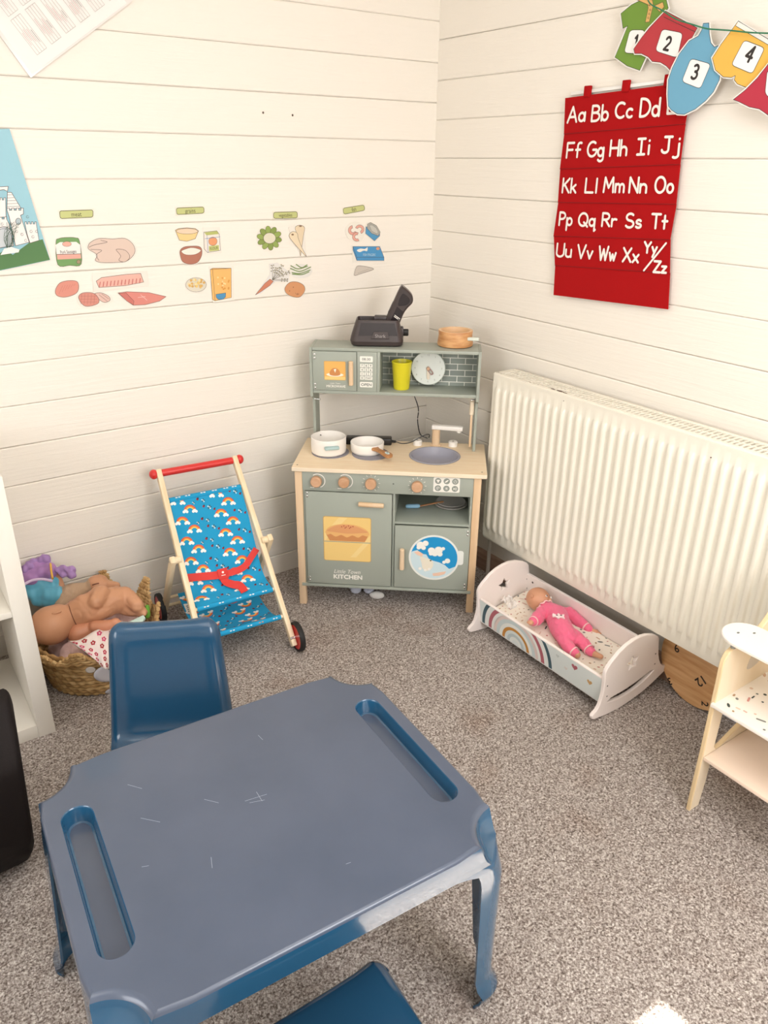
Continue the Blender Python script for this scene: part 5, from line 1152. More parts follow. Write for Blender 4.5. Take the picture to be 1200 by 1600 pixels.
# red harness
STR = mat('red_webbing', 'd8342c', .6, bump=(900, .2))
def strap(pts, w_, name, nrm=(0, -.8, .6)):
    P_ = smooth_open([Vector(p) for p in pts], 6); b = MB(); N_ = Vector(nrm).normalized(); vs = []; fs = []
    for i, p in enumerate(P_):
        t = (P_[min(i+1, len(P_)-1)]-P_[max(i-1, 0)]).normalized(); s_ = t.cross(N_).normalized()*w_/2; q = N_*.0009
        vs += [p+s_+q, p-s_+q, p-s_-q, p+s_-q]
    for i in range(len(P_)-1): fs += [(4*i+j, 4*i+(j+1) % 4, 4*i+4+(j+1) % 4, 4*i+4+j) for j in range(4)]
    fs += [(3, 2, 1, 0), tuple(4*(len(P_)-1)+j for j in range(4))]; b.raw(vs, fs, STR); o = b.build(name, psh, smooth=50); return o
def sp1(u, l, off=.004): p, N_ = S1.at(u, l); return p+N_*off
LB = .385*S1.L[-1]/.43 if 0 else S1.L[-1]*.70
strap([sp1(-.128, LB-.012, .004), sp1(-.09, LB-.006, .006), sp1(-.04, LB+.002, .008), sp1(-.006, LB+.006, .009)], .026, 'waist_strap')
strap([sp1(-.006, LB+.006, .0095), sp1(.035, LB+.006, .014), sp1(.070, LB-.004, .012), sp1(.100, LB-.030, .008), sp1(.124, LB-.052, .004)], .022, 'waist_strap')
strap([sp1(-.010, LB+.010, .0080), sp1(-.006, LB+.035, .012), sp1(.012, LB+.058, .014), sp1(.030, LB+.072, .012), sp1(.036, LB+.100, .004)], .026, 'crotch_strap')
b = MB(); p, N_ = S1.at(-.008, LB+.004); X = frame(p+N_*.010, (1, .02, -.02), N_.cross(Vector((1, 0, 0)))); b.box(-.017, .017, -.018, .018, 0, .004, STR, .0012, X)
b.prism(circ(0, .005, .0038, 12), .004, .0043, PRW, X); b.prism([(-.007, -.004), (.007, -.004), (.007, -.006), (-.007, -.006)], .004, .0043, PRW, X); b.build('harness_patch', psh, label='red square patch with a small white mark')
b = MB(); X = frame((-.150, .200, .165), (.25, .1, -1), (1, -.6, .2)); b.box(0, .045, 0, .030, 0, .0012, mat('care_label_white', 'e9e3d6', .7), .0003, X)
for k in range(4): b.prism([(.008+.008*k, .006), (.011+.008*k, .006), (.011+.008*k, .022-.003*k), (.008+.008*k, .022-.003*k)], .0012, .0015, mat('care_text', '3a3838', .7), X)
b.build('care_label', psh, label='white sewn-in care label')

# ================================================================== DOLL CRADLE
crd = thing('doll_cradle', 'white rocking doll cradle with a painted rainbow side and star cut-outs, beside the radiator', 'doll cradle', (-.205, -1.04, .006))
crd.rotation_euler = (0, rad(-8), 0); bpy.context.view_layer.update()
CRW = mat('cradle_pinkish_white', 'f1e6df', .42); CRI = mat('cradle_inner_white', 'efe4dc', .5); BLKS = mat('dark_screw_hole', '4a423c', .6)
def endpanel(y, s_):
    half = [(.0, .0), (.05, .0015), (.10, .010), (.145, .022), (.160, .026), (.169, .033), (.170, .042), (.163, .049), (.150, .054), (.139, .066), (.130, .088), (.123, .115), (.120, .150), (.119, .178), (.113, .190), (.095, .205), (.06, .224), (.03, .233), (0, .2355)]
    P_ = [(x, z) for x, z in half] + [(-x, z) for x, z in half[-2:0:-1]]
    slot = [(-.105+.21*t, .038+.022*(2*t-1)**2) for t in [k/14 for k in range(15)]]+[(.105-.21*t, .040+.022*(1-2*t)**2+.021*max(0, 1-(1-2*t)**2)**.5+.0005) for t in [k/14 for k in range(15)]]
    b = MB(); st_ = star(0, .152, .027, .0135); b.prism(P_, 0, .012, CRW, frame((0, y, 0), (1, 0, 0), (0, 0, 1)), holes=[st_, slot], bev=.0015)
    yy = y-.0123 if s_ < 0 else y+.0003
    for zz in (.085, .125):
        for sx in (-1, 1): b.sph((sx*.108, y-.012, zz), .0028, BLKS, (1, .15, 1), n=6)
    b.build('end_panel', crd)
YH, YF = .272, -.272       # local y of the head and foot panels
endpanel(YH+.012, 1); endpanel(YF, -1)
def crail(x, name):
    poly = rrect(YF+.0, YH, .052, .150, .006, 4); b = MB(); X = frame((x, 0, 0), (0, 1, 0), (0, 0, 1)); b.prism(poly, -.005, .005, CRW, X, bev=.0012); return b, X
b, X = crail(.112, ''); b.cyl((.1065, YH-.03, .125), (.1062, YH-.03, .125), .004, BLKS); b.build('side_panel', crd)
b = MB(); XF = frame((-.117, 0, 0), (0, -1, 0), (0, 0, 1)); poly = rrect(-YH, -YF, .050, .150, .006, 4); b.prism(poly, -.010, 0, CRW, XF, bev=.0012)
PGR = mat('pale_grey_blue_paint', 'dfe6e3', .45); b.prism(rrect(-YH+.003, -YF-.003, .053, .147, .005, 4), 0, .0003, PGR, XF)
rc = (-.095, .056)
for r0, r1, c_ in ((.152, .166, '3f5c66'), (.118, .133, 'b4656f'), (.093, .106, 'e6d3cc'), (.104, .118, 'f0f0ea'), (.133, .152, 'e9ece7'), (.078, .093, 'cdd9d9'), (.052, .064, 'c98c3e'), (.064, .078, 'eef0ea'), (.028, .040, 'c3cfcf'), (.016, .028, 'e8ebe6')):
    for q in range(0, 180, 3):
        pts = []
        for rr_, aa in ((r0, q), (r1, q), (r1, q+3), (r0, q+3)): pts.append((rc[0]+rr_*cos(rad(aa)), rc[1]+rr_*.98*sin(rad(aa))))
        if all(p[1] < .1468 for p in pts) and all(abs(p[0]) < .268 for p in pts): b.raw([(x, y, .0006) for x, y in pts], [(0, 1, 2, 3)], flat(c_), XF)
        elif any(p[1] < .1468 for p in pts) and all(abs(p[0]) < .268 for p in pts): b.raw([(x, min(y, .1468), .0006) for x, y in pts], [(0, 1, 2, 3)], flat(c_), XF)
for u, z, s_, c_ in ((.165, .125, .012, 'b4656f'), (.225, .105, .010, 'c9a16a'), (.095, .125, .007, 'c6cdca'), (.130, .098, .007, 'dcd6ce')): b.prism(heart(u, z, s_), .0003, .0006, flat(c_), XF)
b.build('painted_side_panel', crd, label='side panel painted with a rainbow and small hearts')
b = MB(); b.box(-.108, .108, YF+.002, YH-.001, .060, .066, CRI, .001); b.build('base_board', crd)
# mattress lying in the cradle
CM = crd.matrix_world.copy(); bpy.context.view_layer.update(); CM = crd.matrix_world.copy()
mt = thing('doll_mattress', 'cream doll mattress with coloured speckles lying in the cradle', 'doll mattress', CM @ Vector((0, 0, .0665))); mt.rotation_euler = crd.rotation_euler
MTC = mat('cream_speckled_cotton', 'f2e9da', .85, bump=(500, .15))
CHC = ['3e4a48', 'c9a98e', 'd9b6a6', '7c7f78', 'c98f86', 'b08f6c', 'e0c8b4']
def chips(b, n, x0, x1, y0, y1, zf, seed, smin=.0022, smax=.0040, avoid=None):
    random.seed(seed); pl = []
    for k in range(n*6):
        if len(pl) >= n: break
        x, y = random.uniform(x0, x1), random.uniform(y0, y1)
        if any((x-a)**2+(y-c)**2 < (.013)**2 for a, c in pl): continue
        pl.append((x, y)); s_ = random.uniform(smin, smax); a = random.random()*pi; L_ = random.choice((1, 1, 1.3, 2.4)); c_ = random.choice(CHC)
        pts = [(x+L_*s_*px*cos(a)-s_*py*sin(a), y+L_*s_*px*sin(a)+s_*py*cos(a)) for px, py in circ(0, 0, 1, 8)]
        if len(pl) % 2: pts = [(x+L_*s_*px*cos(a)-s_*py*.8*sin(a), y+L_*s_*px*sin(a)+s_*py*.8*cos(a)) for px, py in rrect(-1, 1, -.8, .8, .4, 2)]
        b.raw([(px, py, zf(px, py)+.0004) for px, py in pts], [list(range(len(pts)))], flat(c_, .8))
mz = lambda x, y: .022+.003*sin(18*y+2)*cos(14*x)+.006*math.exp(-((y-.235)/.05)**2)-.010*max(0, (abs(x)-.085)/.02)**2-.010*max(0, (abs(y)-.245)/.02)**2
b = MB(); b.grid(lambda i, j: (-.105+.21*i, -.268+.536*j, mz(-.105+.21*i, -.268+.536*j)), 22, 50, MTC); b.box(-.105, .105, -.268, .268, 0, .012, MTC, .003)
chips(b, 190, -.095, .095, -.255, .255, mz, 5); b.build('mattress_pad', mt, smooth=60)
# crumpled clear packet at the head
CLR = mat('clear_crumpled_plastic', 'f4efe9', .12, alpha=.55, spec=.9)
random.seed(9); b = MB(); b.grid(lambda i, j: (-.02+.045*i+.004*sin(19*j), .0+.05*j, .012+.016*noise.noise(Vector((i*4, j*4, 1)))+.018*j), 9, 9, CLR)
o = b.build('crumpled_packet', smooth=0); o.location = CM @ Vector((-.02, .205, .086)); tag(o, 'small crumpled clear plastic packet at the head of the doll cradle', 'packet')

# ------------------------------------------------------------------ doll in the pink sleepsuit
SKIN = mat('tan_vinyl_skin', 'cf9776', .42, spec=.4, bump=(30, .05)); PINK = mat('bright_pink_fleece', 'ef6c8e', .9, bump=(500, .35), sheen=.3); PPK = mat('pale_pink_trim', 'f3c3c2', .8)
dl = thing('baby_doll', 'baby doll in a bright pink sleepsuit lying on its back in the white cradle', 'doll', flr(875, 983, .105))
DI = dl.matrix_world.inverted()
def D(x, y, z): return DI @ flr(x, y, z)
hd = D(841, 936, .138); nk = D(852, 950, .128); ch_ = D(869, 962, .122); bl = D(877, 982, .120); pv = D(886, 996, .116)
shA, elA, haA = D(846, 957, .126), D(838, 968, .128), D(829.5, 973, .136); shB, elB, wrB, haB = D(889, 958, .122), D(907, 973, .112), D(921, 984, .106), D(931, 988, .102)
hpA, knA, ftA = D(881, 1000, .113), D(889, 1012, .112), D(902, 1023, .104); hpB, knB, anB, toB = D(897, 993, .113), D(912, 1006, .112), D(925, 1020, .106), D(939, 1026, .108)
up_ = (nk-pv).normalized(); hdir = (hd-nk).normalized()
blob('body', [('e', hd, (.040, .044, .040)), ('e', hd+Vector((.003, -.010, .003)), (.033, .032, .031)), ('e', hd+Vector((.004, -.016, -.004)), (.024, .022, .022)), ('c', hd, .018, nk, .017), ('c', nk, .016, ch_, .024), ('c', ch_, .024, bl, .026), ('c', bl, .028, pv, .026), ('c', shA, .013, elA, .012), ('c', elA, .012, haA, .0085), ('e', haA, (.010, .010, .009)),
     ('c', shB, .013, elB, .012), ('c', elB, .012, wrB, .008), ('c', wrB, .008, haB, .009), ('c', hpA, .016, knA, .014), ('c', knA, .014, ftA, .011), ('c', hpB, .016, knB, .014), ('c', knB, .014, anB, .010), ('c', anB, .011, toB, .008),
     ('c', haB, .004, haB+(haB-wrB).normalized()*.014, .003), ('c', haB+Vector((.006, 0, 0)), .004, haB+Vector((.009, -.013, -.001)), .003), ('c', haB+Vector((-.005, 0, 0)), .004, haB+Vector((-.008, -.012, 0)), .003), ('c', haB, .004, haB+Vector((.011, .004, .003)), .003),
     ('c', haA, .004, haA+Vector((-.004, .010, .002)), .003), ('c', haA, .004, haA+Vector((-.011, .006, .002)), .003), ('c', haA, .004, haA+Vector((-.011, -.003, .001)), .003), ('c', haA, .004, haA+Vector((-.004, -.010, .003)), .003)], SKIN, dl, .0022, 4)
blob('sleepsuit', [('c', nk+up_*.004, .024, ch_, .038), ('c', ch_, .038, bl, .037), ('c', bl, .037, pv, .034), ('c', shA, .022, elA, .021), ('c', elA, .021, haA.lerp(elA, .35), .015), ('c', shB, .022, elB, .020), ('c', elB, .020, wrB.lerp(elB, .05), .0145), ('c', nk, .018, shA, .017), ('c', nk, .018, shB, .018),
     ('c', pv, .026, hpA, .022), ('c', hpA, .022, knA, .019), ('c', knA, .019, ftA.lerp(knA, .25), .0155), ('c', pv, .026, hpB, .022), ('c', hpB, .022, knB, .020), ('c', knB, .020, anB.lerp(knB, .1), .016)], PINK, dl, .003, 5, disp=lambda c: .0022*noise.noise(c*55)+.0012*noise.noise(c*120), label='bright pink sleepsuit')
def cuff(p, d, r, name='cuff'):
    d = Vector(d).normalized(); X = Matrix.Translation(p) @ d.to_track_quat('Z', 'Y').to_matrix().to_4x4(); b = MB(); b.ring([(r-.001, -.0022), (r+.0012, -.0020), (r+.0012, .002), (r-.001, .0022)], PPK, X, 24); b.build(name, dl)
cuff(wrB.lerp(elB, .35), wrB-elB, .0165); cuff(anB.lerp(knB, .35), anB-knB, .0182); cuff(ftA.lerp(knA, .45), ftA-knA, .0172); cuff(haA.lerp(elA, .45), haA-elA, .0165)
# frilled collar
b = MB(); tz = Matrix.Translation(nk+hdir*.004) @ hdir.to_track_quat('Z', 'Y').to_matrix().to_4x4(); pts = [tz @ Vector(((.0285+.0025*sin(a*9))*cos(a), (.0285+.0025*sin(a*9))*sin(a), .002*cos(a*9))) for a in [2*pi*k/54 for k in range(54)]]
b.tube(pts, .0032, PPK, n=8, closed=True, flatten=.6); b.build('collar', dl, label='pale pink frilled collar')
# white bow print on the chest
cu = (CAM-(dl.location+ch_)).normalized(); nrm = (Vector((-.25, -.25, 1))).normalized(); ex_ = (shB-shA).normalized()
bc = D(873, 962, .163); X = frame(bc, ex_, nrm.cross(ex_)); b = MB(); BW = mat('pale_applique', 'f0d9d6', .8)
b.prism(smooth_closed([Vector(p) for p in ((-.018, .009), (-.006, .004), (.0, .010), (.008, .004), (.019, .006), (.017, -.004), (.018, -.012), (.006, -.006), (-.002, -.012), (-.010, -.004), (-.020, -.004))], 4), -.004, .0006, BW, X)
for x_ in (-.006, .008): b.prism(smooth_closed([Vector(p) for p in ((x_-.004, .001), (x_, .004), (x_+.004, .001), (x_, -.001))], 3), .0006, .001, mat('applique_dark', '6c4f55', .8), X)
b.build('chest_applique', dl, label='pale applique on the chest')
# face: looks up and to the right
fd = Vector((.22, -.76, .50)).normalized(); fu = hdir; fx = fu.cross(fd).normalized(); fu = fd.cross(fx).normalized(); FH = Matrix.Translation(hd+Vector((.006, -.006, 0)))
def face(a, c, r): return hd+Vector((.005, -.006, -.001))+(fd+fx*a+fu*c).normalized()*r
b = MB()
for a in (-.36, .36): b.sph(face(a, .10, .0372), .0044, mat('doll_eye_white', 'e8ddd2', .3), (1, 1, 1), n=8)
b.build('eyes', dl); b = MB()
for a in (-.36, .36): b.sph(face(a, .10, .0398), .0025, mat('doll_iris', '4b4a52', .2), n=8)
b.build('irises', dl)
b = MB(); b.sph(face(0, -.20, .0400), .0060, SKIN, (1, 1, 1), n=8); b.build('nose', dl); b = MB(); b.tube([face(-.14, -.46, .0405), face(0, -.49, .0418), face(.14, -.46, .0405)], [.0018, .0030, .0018], mat('doll_lips', 'b5524a', .4), n=8); b.build('mouth', dl)
for a in (-1,): b = MB(); b.sph(hd-fx*.040+fd*.004, .008, SKIN, (.5, 1, 1.1), n=8); b.build('ear', dl)
# ================================================================== DOLL HIGH CHAIR (right edge)
hc = thing('doll_highchair', 'pale plywood doll high chair with speckled tray and seat at the right edge', 'doll chair', (-.43, -1.69, 0))
PLY = mat('pale_plywood', 'f1e2c8', .45, vary=(10, 'ebd7b6', (1, 1, .1))); PLYE = mat('plywood_edge', 'e2c89c', .5); WLAM = mat('white_laminate', 'f3ece2', .35)
outer = [(0, 0), (.038, 0), (.046, .08), (.048, .150), (.060, .160), (.185, .160), (.205, .14), (.238, 0), (.275, 0), (.262, .12), (.258, .20), (.262, .34), (.268, .50), (.262, .600), (.250, .612), (.236, .600), (.150, .515), (.120, .494), (.030, .487), (.010, .480), (0, .462), (-.002, .440), (0, .40), (.002, .2)]
hole = [(.048, .196), (.052, .325), (.205, .325), (.207, .245), (.200, .228), (.120, .196), (.06, .180)]
hole = [(.047, .190), (.050, .320), (.195, .322), (.207, .310), (.209, .245), (.200, .225), (.075, .178), (.056, .178)]
for y in (0, -.272):
    b = MB(); b.prism(outer, 0, .012, PLY, frame((0, y+.006, 0), (1, 0, 0), (0, 0, 1)), holes=[hole], side=PLYE, bev=.002); sd = b.build('side_panel', hc)
    if y == 0:
        bb = MB(); X = frame((0, -.0062, 0), (1, 0, 0), (0, 0, 1)); GB = mat('grey_bear_print', 'cfc4b4', .6)
        bb.prism(smooth_closed([Vector(p) for p in ((.110, .400), (.125, .392), (.150, .395), (.172, .405), (.188, .398), (.196, .410), (.185, .428), (.160, .440), (.135, .440), (.118, .430))], 4), 0, .0004, GB, X)
        bb.prism(circ(.122, .440, .009, 14), 0, .0005, GB, X); bb.build('bear_print', sd, label='faint grey animal shape on the inside')
b = MB(); b.box(-.008, .262, -.279, .000, .333, .343, WLAM, .0015); 
random.seed(4); chips(b, 70, .002, .25, -.275, -.006, lambda x, y: .3432, 12, .0028, .0048); b.build('seat_board', hc, label='white speckled seat board')
b = MB(); b.box(.006, .235, -.266, -.0065, .166, .176, mat('blush_plywood', 'efd9c4', .45), .0012); b.build('lower_shelf', hc)
b = MB(); b.box(.238, .248, -.266, -.0065, .345, .640, PLY, .0015); b.build('backrest', hc)
b = MB(); tp = [(x, y) for x, y in rrect(.012, .128, -.345, .047, .0575, 10)]; b.prism(tp, .5005, .5095, WLAM, bev=.002)
for x, y in ((.062, .010), (.092, -.012), (.05, -.09), (.1, -.13), (.04, -.17), (.08, -.22), (.06, -.29)): b.prism(circ(x, y, .0045, 12, .0028), .5095, .5098, mat('grey_chip', '6c716e', .7))
b.build('tray', hc, label='white oblong tray')
b = MB(); b.cyl((.03, -.002, .487), (.03, -.002, .501), .006, mat('tray_peg_grey', '8f8f8a', .5), n=12); b.cyl((.10, -.002, .487), (.10, -.002, .501), .006, mat('tray_peg_grey', '8f8f8a', .5), n=12); b.build('tray_pegs', hc)

# ================================================================== ROUND WOODEN CLOCK BOARD under the radiator
cb = thing('wooden_clock_board', 'round varnished wooden clock board with black numerals leaning under the radiator', 'clock board', (-.046, -1.435, 0))
CBW = mat('varnished_wood', 'd8ab7a', .35, vary=(7, 'c4905c', (1, 1, 9)), spec=.5)
tl = rad(5.5); F_ = frame((-.010, 0, .001), (0, -1, 0), (sin(tl), 0, cos(tl)))
b = MB(); b.prism(circ(0, .138, .1375, 64), -.006, .004, CBW, F_, bev=.0015); bo = b.build('board', cb)
b = MB(); NK = mat('black_numerals', '1d1613', .5)
def num(t, u, z, h, ang): b = MB(); put_text(b, t, h, NK, F_ @ T(u, z, .0046) @ rotz(rad(ang)), 0, 0, 0, 0, 1, .0006); b.build('numeral', cb, label='black numeral '+t)
num('12', .012, .090, .026, -125); num('3', -.082, .034, .022, -140); num('2', .044, .030, .022, -75); num('9', -.088, .150, .024, -150); num('11', .075, .115, .016, -60)

# ================================================================== WHITE SHELF UNIT (left edge)
su = thing('shelf_unit', 'white cube shelf unit standing against the left wall at the left edge', 'shelf unit', (-2.08, -.28, 0))
SUW = mat('white_melamine', 'ece6da', .4); I_ = su.matrix_world.inverted()
def sb(name, *q):
    b = MB(I_); b.box(*q, SUW, .0012); return b.build(name, su)
sb('upright', -1.736, -1.691, -.483, -.09, 0, .79); sb('upright', -2.46, -2.415, -.483, -.09, 0, .79); sb('top_board', -2.415, -1.736, -.483, -.09, .745, .79); sb('bottom_board', -2.415, -1.736, -.481, -.09, .0, .042)
sb('shelf', -2.415, -1.736, -.479, -.09, .399, .416); sb('divider', -2.084, -2.068, -.479, -.09, .042, .399); sb('divider', -2.084, -2.068, -.479, -.09, .416, .745)
# black padded box in front of it
BB = mat('black_leatherette', '140c0b', .7, spec=.3, bump=(250, .08)); pts = [(-1.853, -.915, 0), (-1.838, -.975, .085), (-1.824, -.955, .300), (-1.815, -.850, .415), (-1.838, -.80, 0), (-1.800, -.79, .41)]
hb = bmesh.new()
for x, y, z in pts: hb.verts.new((x, y, z)); hb.verts.new((x-.40, y-.02, z))
for x, y, z in ((-1.86, -1.27, 0), (-1.85, -1.30, .09), (-2.25, -1.3, 0), (-2.25, -1.33, .10), (-1.9, -1.2, .30), (-2.25, -1.2, .36)): hb.verts.new((x, y, z)) if 0 else None
bmesh.ops.convex_hull(hb, input=hb.verts[:]); bmesh.ops.bevel(hb, geom=hb.edges[:], offset=.012, segments=3, affect='EDGES', profile=.5)
c_ = Vector((-2.03, -.88, 0)); b = MB(Matrix.Translation(-c_)); b.bm(hb, BB); bx_ = b.build('padded_box', smooth=50); bx_.location = c_; tag(bx_, 'black padded box on the carpet in front of the white shelf unit', 'box')

# ================================================================== WICKER BASKET AND DOLLS
BC = Vector((-1.487, -.236, 0)); bk = thing('wicker_basket', 'woven seagrass basket with a pale grey bear face, packed with old dolls', 'basket', BC)
WK = mat('seagrass_weave', 'c29c67', .75, vary=(40, 'a07b4a')); WKL = mat('seagrass_light', 'd8b681', .75, vary=(40, 'b8925c'))
def bprof(z): t = z/.17; return .155+.034*t**.8, .150+.058*t**.8
b = MB(); NR = 12
for r_ in range(NR):
    z = .009+.0139*r_; rx, ry = bprof(z); N_ = 220; vs = []; fs = []; m_ = 9
    for i in range(N_):
        ph = 2*pi*i/N_; L_ = ph*40+r_*1.9
        c0 = Vector((rx*cos(ph), ry*sin(ph), z+.0015*sin(ph*5+r_))); o_ = Vector((cos(ph), sin(ph), 0))
        w_ = .0076*(1+.18*sin(L_)); tw = .9*sin(L_)
        for k in range(m_): q = 2*pi*k/m_; vs.append(c0+o_*(.0058*(1+.35*sin(L_+q))*cos(q))+Vector((0, 0, w_*1.08*sin(q)+.002*sin(L_+1))))
    for i in range(N_):
        j = (i+1) % N_
        for k in range(m_): fs.append((i*m_+k, j*m_+k, j*m_+(k+1) % m_, i*m_+(k+1) % m_))
    b.raw(vs, fs, WK if r_ % 2 else WKL)
b.build('woven_wall', bk, smooth=70); b = MB(); b.prism(circ(0, 0, .158, 48, .150), .001, .010, WK); b.build('basket_base', bk)
def flap(p, out_, h, w_, name='woven_ear'):
    out_ = Vector(out_).normalized(); side = Vector((-out_.y, out_.x, 0)); b = MB(); n = max(4, int(h/.010))
    for r_ in range(n):
        z = h*(r_+.4)/n; ww = w_*(1-.88*(r_/n)**1.1); pts = [Vector(p)+side*(ww*(t-.5))+Vector((0, 0, z+.003*sin(t*22+r_)))+out_*(z*.35) for t in [k/14 for k in range(15)]]
        b.tube(pts, [.0058*(1+.16*sin(k*2.1+r_*1.5)) for k in range(15)], WKL if r_ % 2 else WK, n=8)
    b.build(name, bk)
flap((.158, .035, .150), (1, .3, 0), .100, .095); flap((.085, .185, .160), (.3, 1, 0), .070, .075); flap((-.075, .185, .155), (-.3, 1, 0), .060, .075); flap((.172, -.06, .158), (1, -.3, 0), .050, .07)
flap((-.175, -.12, .150), (-.8, -.6, 0), .030, .09, 'woven_rim'); flap((-.100, -.180, .150), (-.5, -1, 0), .050, .120, 'woven_ear')
BG = mat('pale_grey_felt', 'dcdae2', .85)
def bpatch(phi0, z0, a, h, m, name, off=.0105, lab=None, par=bk):
    b = MB(); vs = []; fs = []; n = 26
    def S_(u, z):
        rx, ry = bprof(z); ph = phi0+u/.19; return Vector(((rx+off)*cos(ph), (ry+off)*sin(ph), z))
    rings = 4; vs = [S_(0, z0)]
    for r_ in range(1, rings+1):
        for k in range(n): q = 2*pi*k/n; vs.append(S_(a*r_/rings*cos(q), max(.001, z0+h*r_/rings*sin(q))))
    fs = [(0, 1+k, 1+(k+1) % n) for k in range(n)]
    for r_ in range(rings-1): fs += [(1+r_*n+k, 1+(r_+1)*n+k, 1+(r_+1)*n+(k+1) % n, 1+r_*n+(k+1) % n) for k in range(n)]
    b.raw(vs, fs, m); o = b.build(name, par, smooth=60, solid=.001); 
    if lab: o['label'] = lab
    return o
pf = math.atan2((-.452+.236)/.21, (-1.510+1.487)/.19)
bpatch(pf+.03, .100, .052, .040, BG, 'bear_face', lab='pale grey bear face patch'); bpatch(pf-.27, .128, .014, .013, mat('cream_felt', 'd8d0c8', .85), 'bear_ear', .0112); bpatch(pf+.10, .013, .040, .016, BG, 'bear_paw')
bpatch(pf+.0, .118, .0032, .0032, NK, 'bear_eye', .0122); bpatch(pf+.20, .105, .0032, .0032, NK, 'bear_eye', .0122)
# dolls
DSK = mat('old_vinyl_doll_skin', 'cb9673', .45, spec=.4, bump=(20, .06)); CLS = mat('tan_soft_body', 'b78466', .85, bump=(300, .2)); BEI = mat('beige_cloth_body', 'c2a589', .9, bump=(400, .3))
d1 = thing('bald_doll', 'large bald undressed doll lying face down across the top of the basket', 'doll', flr(120, 960, .20)); DI = d1.matrix_world.inverted()
hd = D(80, 977, .215); nk = D(112, 962, .222); ct = D(136, 953, .232); hp = D(176, 938, .235); el = D(158, 928, .272); sh = D(138, 942, .255)
bmp = lambda c: .0026*noise.noise(c*38)+.0035*noise.noise(c*17)-.0020*max(0, 1-abs(noise.noise(c*24+Vector((3, 1, 5))))*9)
blob('body', [('e', hd, (.063, .060, .060)), ('e', hd+Vector((.02, .004, .006)), (.050, .052, .052)), ('c', nk, .038, ct, .052), ('c', ct, .052, hp, .046), ('c', ct.lerp(sh, .4), .030, sh, .028), ('c', sh, .028, el, .029), ('c', el, .029, D(150, 940, .272), .022), ('c', hp, .036, D(196, 930, .240), .028), ('c', D(196, 930, .240), .028, D(214, 946, .225), .022),
     ('c', hp, .030, D(193, 950, .205), .022), ('c', D(193, 950, .205), .022, D(222, 956, .198), .018), ('e', D(224, 956, .198), (.016, .013, .012)), ('c', D(222, 954, .198), .006, D(229, 955, .196), .004), ('c', D(222, 959, .198), .006, D(228, 961, .196), .004)], DSK, d1, .0045, 5, disp=lambda c: bmp(c)*min(1, max(0, ((c-hd).length-.060)/.02)))
b = MB(); e0 = D(86, 958, .262); b.tube(smooth_open([e0+Vector(q) for q in ((-.018, .004, -.002), (-.006, -.010, .006), (.012, -.008, .004), (.017, .006, -.002))], 5), .0030, DSK, n=8); b.build('ear', d1)
b = MB(); b.ring([(.0425, -.0012), (.0440, 0), (.0425, .0012)], mat('neck_seam', '7a4a34', .6), Matrix.Translation(nk.lerp(ct, .15)) @ (ct-nk).to_track_quat('Z', 'Y').to_matrix().to_4x4(), 36); b.build('neck_seam', d1)
d2 = thing('soft_bodied_doll', 'doll with a beige cloth body lying at the back of the basket by the wall', 'doll', flr(130, 925, .19)); DI = d2.matrix_world.inverted()
blob('body', [('e', D(153, 915, .225), (.040, .040, .036)), ('c', D(140, 920, .215), .026, D(112, 932, .215), .040), ('c', D(112, 932, .215), .040, D(100, 950, .19), .034), ('c', D(165, 915, .225), .02, D(182, 917, .225), .018)], DSK, d2, .0045, 5, disp=bmp, mats=[DSK, BEI], matfn=lambda c: 1 if c.x < D(139, 920, .215).x else 0)
b = MB(); e0 = D(149, 912, .262); b.tube([e0+Vector(q) for q in ((-.010, 0, -.002), (0, -.006, .002), (.010, -.002, -.001))], .0022, NK if 0 else mat('neck_seam', '7a4a34', .6), n=6); b.build('closed_eye', d2)
d3 = thing('small_doll', 'small doll in a white floral dress at the front of the basket', 'doll', flr(150, 985, .17)); DI = d3.matrix_world.inverted()
blob('body', [('c', D(140, 982, .185), .030, D(122, 990, .18), .032), ('c', D(148, 979, .200), .019, D(168, 977, .205), .017), ('c', D(168, 977, .205), .017, D(182, 974, .210), .014), ('e', D(180, 972, .215), (.015, .014, .013)), ('c', D(182, 975, .208), .012, D(195, 976, .205), .010)] +
     [('c', D(195, 974+k*1.6, .207), .005, D(201, 973+k*2.2, .203), .0038) for k in range(4)], mat('pinkish_vinyl_skin', 'cf8f6e', .42), d3, .003, 4)
FLW = mat('white_floral_cotton', 'f1e4df', .85, bump=(400, .2))
class PxSurf:      # cloth draped over the front rim
    def at(s, u, l):
        t = l/.16; s_ = (u+.125)/.25; a = (106+92*s_, 1001-26*s_+4*sin(s_*9)); c = (150+32*s_, 1030+22*math.sin(pi*min(1, s_*1.05))*.6+4*s_)
        px = a[0]+(c[0]-a[0])*t; py = a[1]+(c[1]-a[1])*t; z = .203-.012*t-.022*t*t+.006*sin(7*s_+5*t)+.004*sin(17*s_)
        return DI @ flr(px, py, z), Vector((-.25, -.55, .8)).normalized()
    decal = Surf.decal
PS = PxSurf(); b = MB(); b.grid(lambda i, j: PS.at(-.125+.25*i, .16*j)[0], 20, 16, FLW)
random.seed(2)
for k in range(30):
    u, l = -.112+.056*(k % 5)+random.uniform(-.008, .008)+(.02 if (k//5) % 2 else 0), .016+.026*(k//5); c_ = random.choice(('c23350', 'b02a38', 'd8517a'))
    if abs(u) > .115: continue
    for q in range(5): PS.decal(b, circ(u+.0075*cos(q*1.257), l+.0060*sin(q*1.257), .0050, 8, .0042), flat(c_, .8), .0008)
    PS.decal(b, circ(u, l, .0036, 8), flat('f1e4df', .8), .0012)
b.build('floral_dress', d3, smooth=60, solid=.0015, label='white cotton dress printed with red flowers')
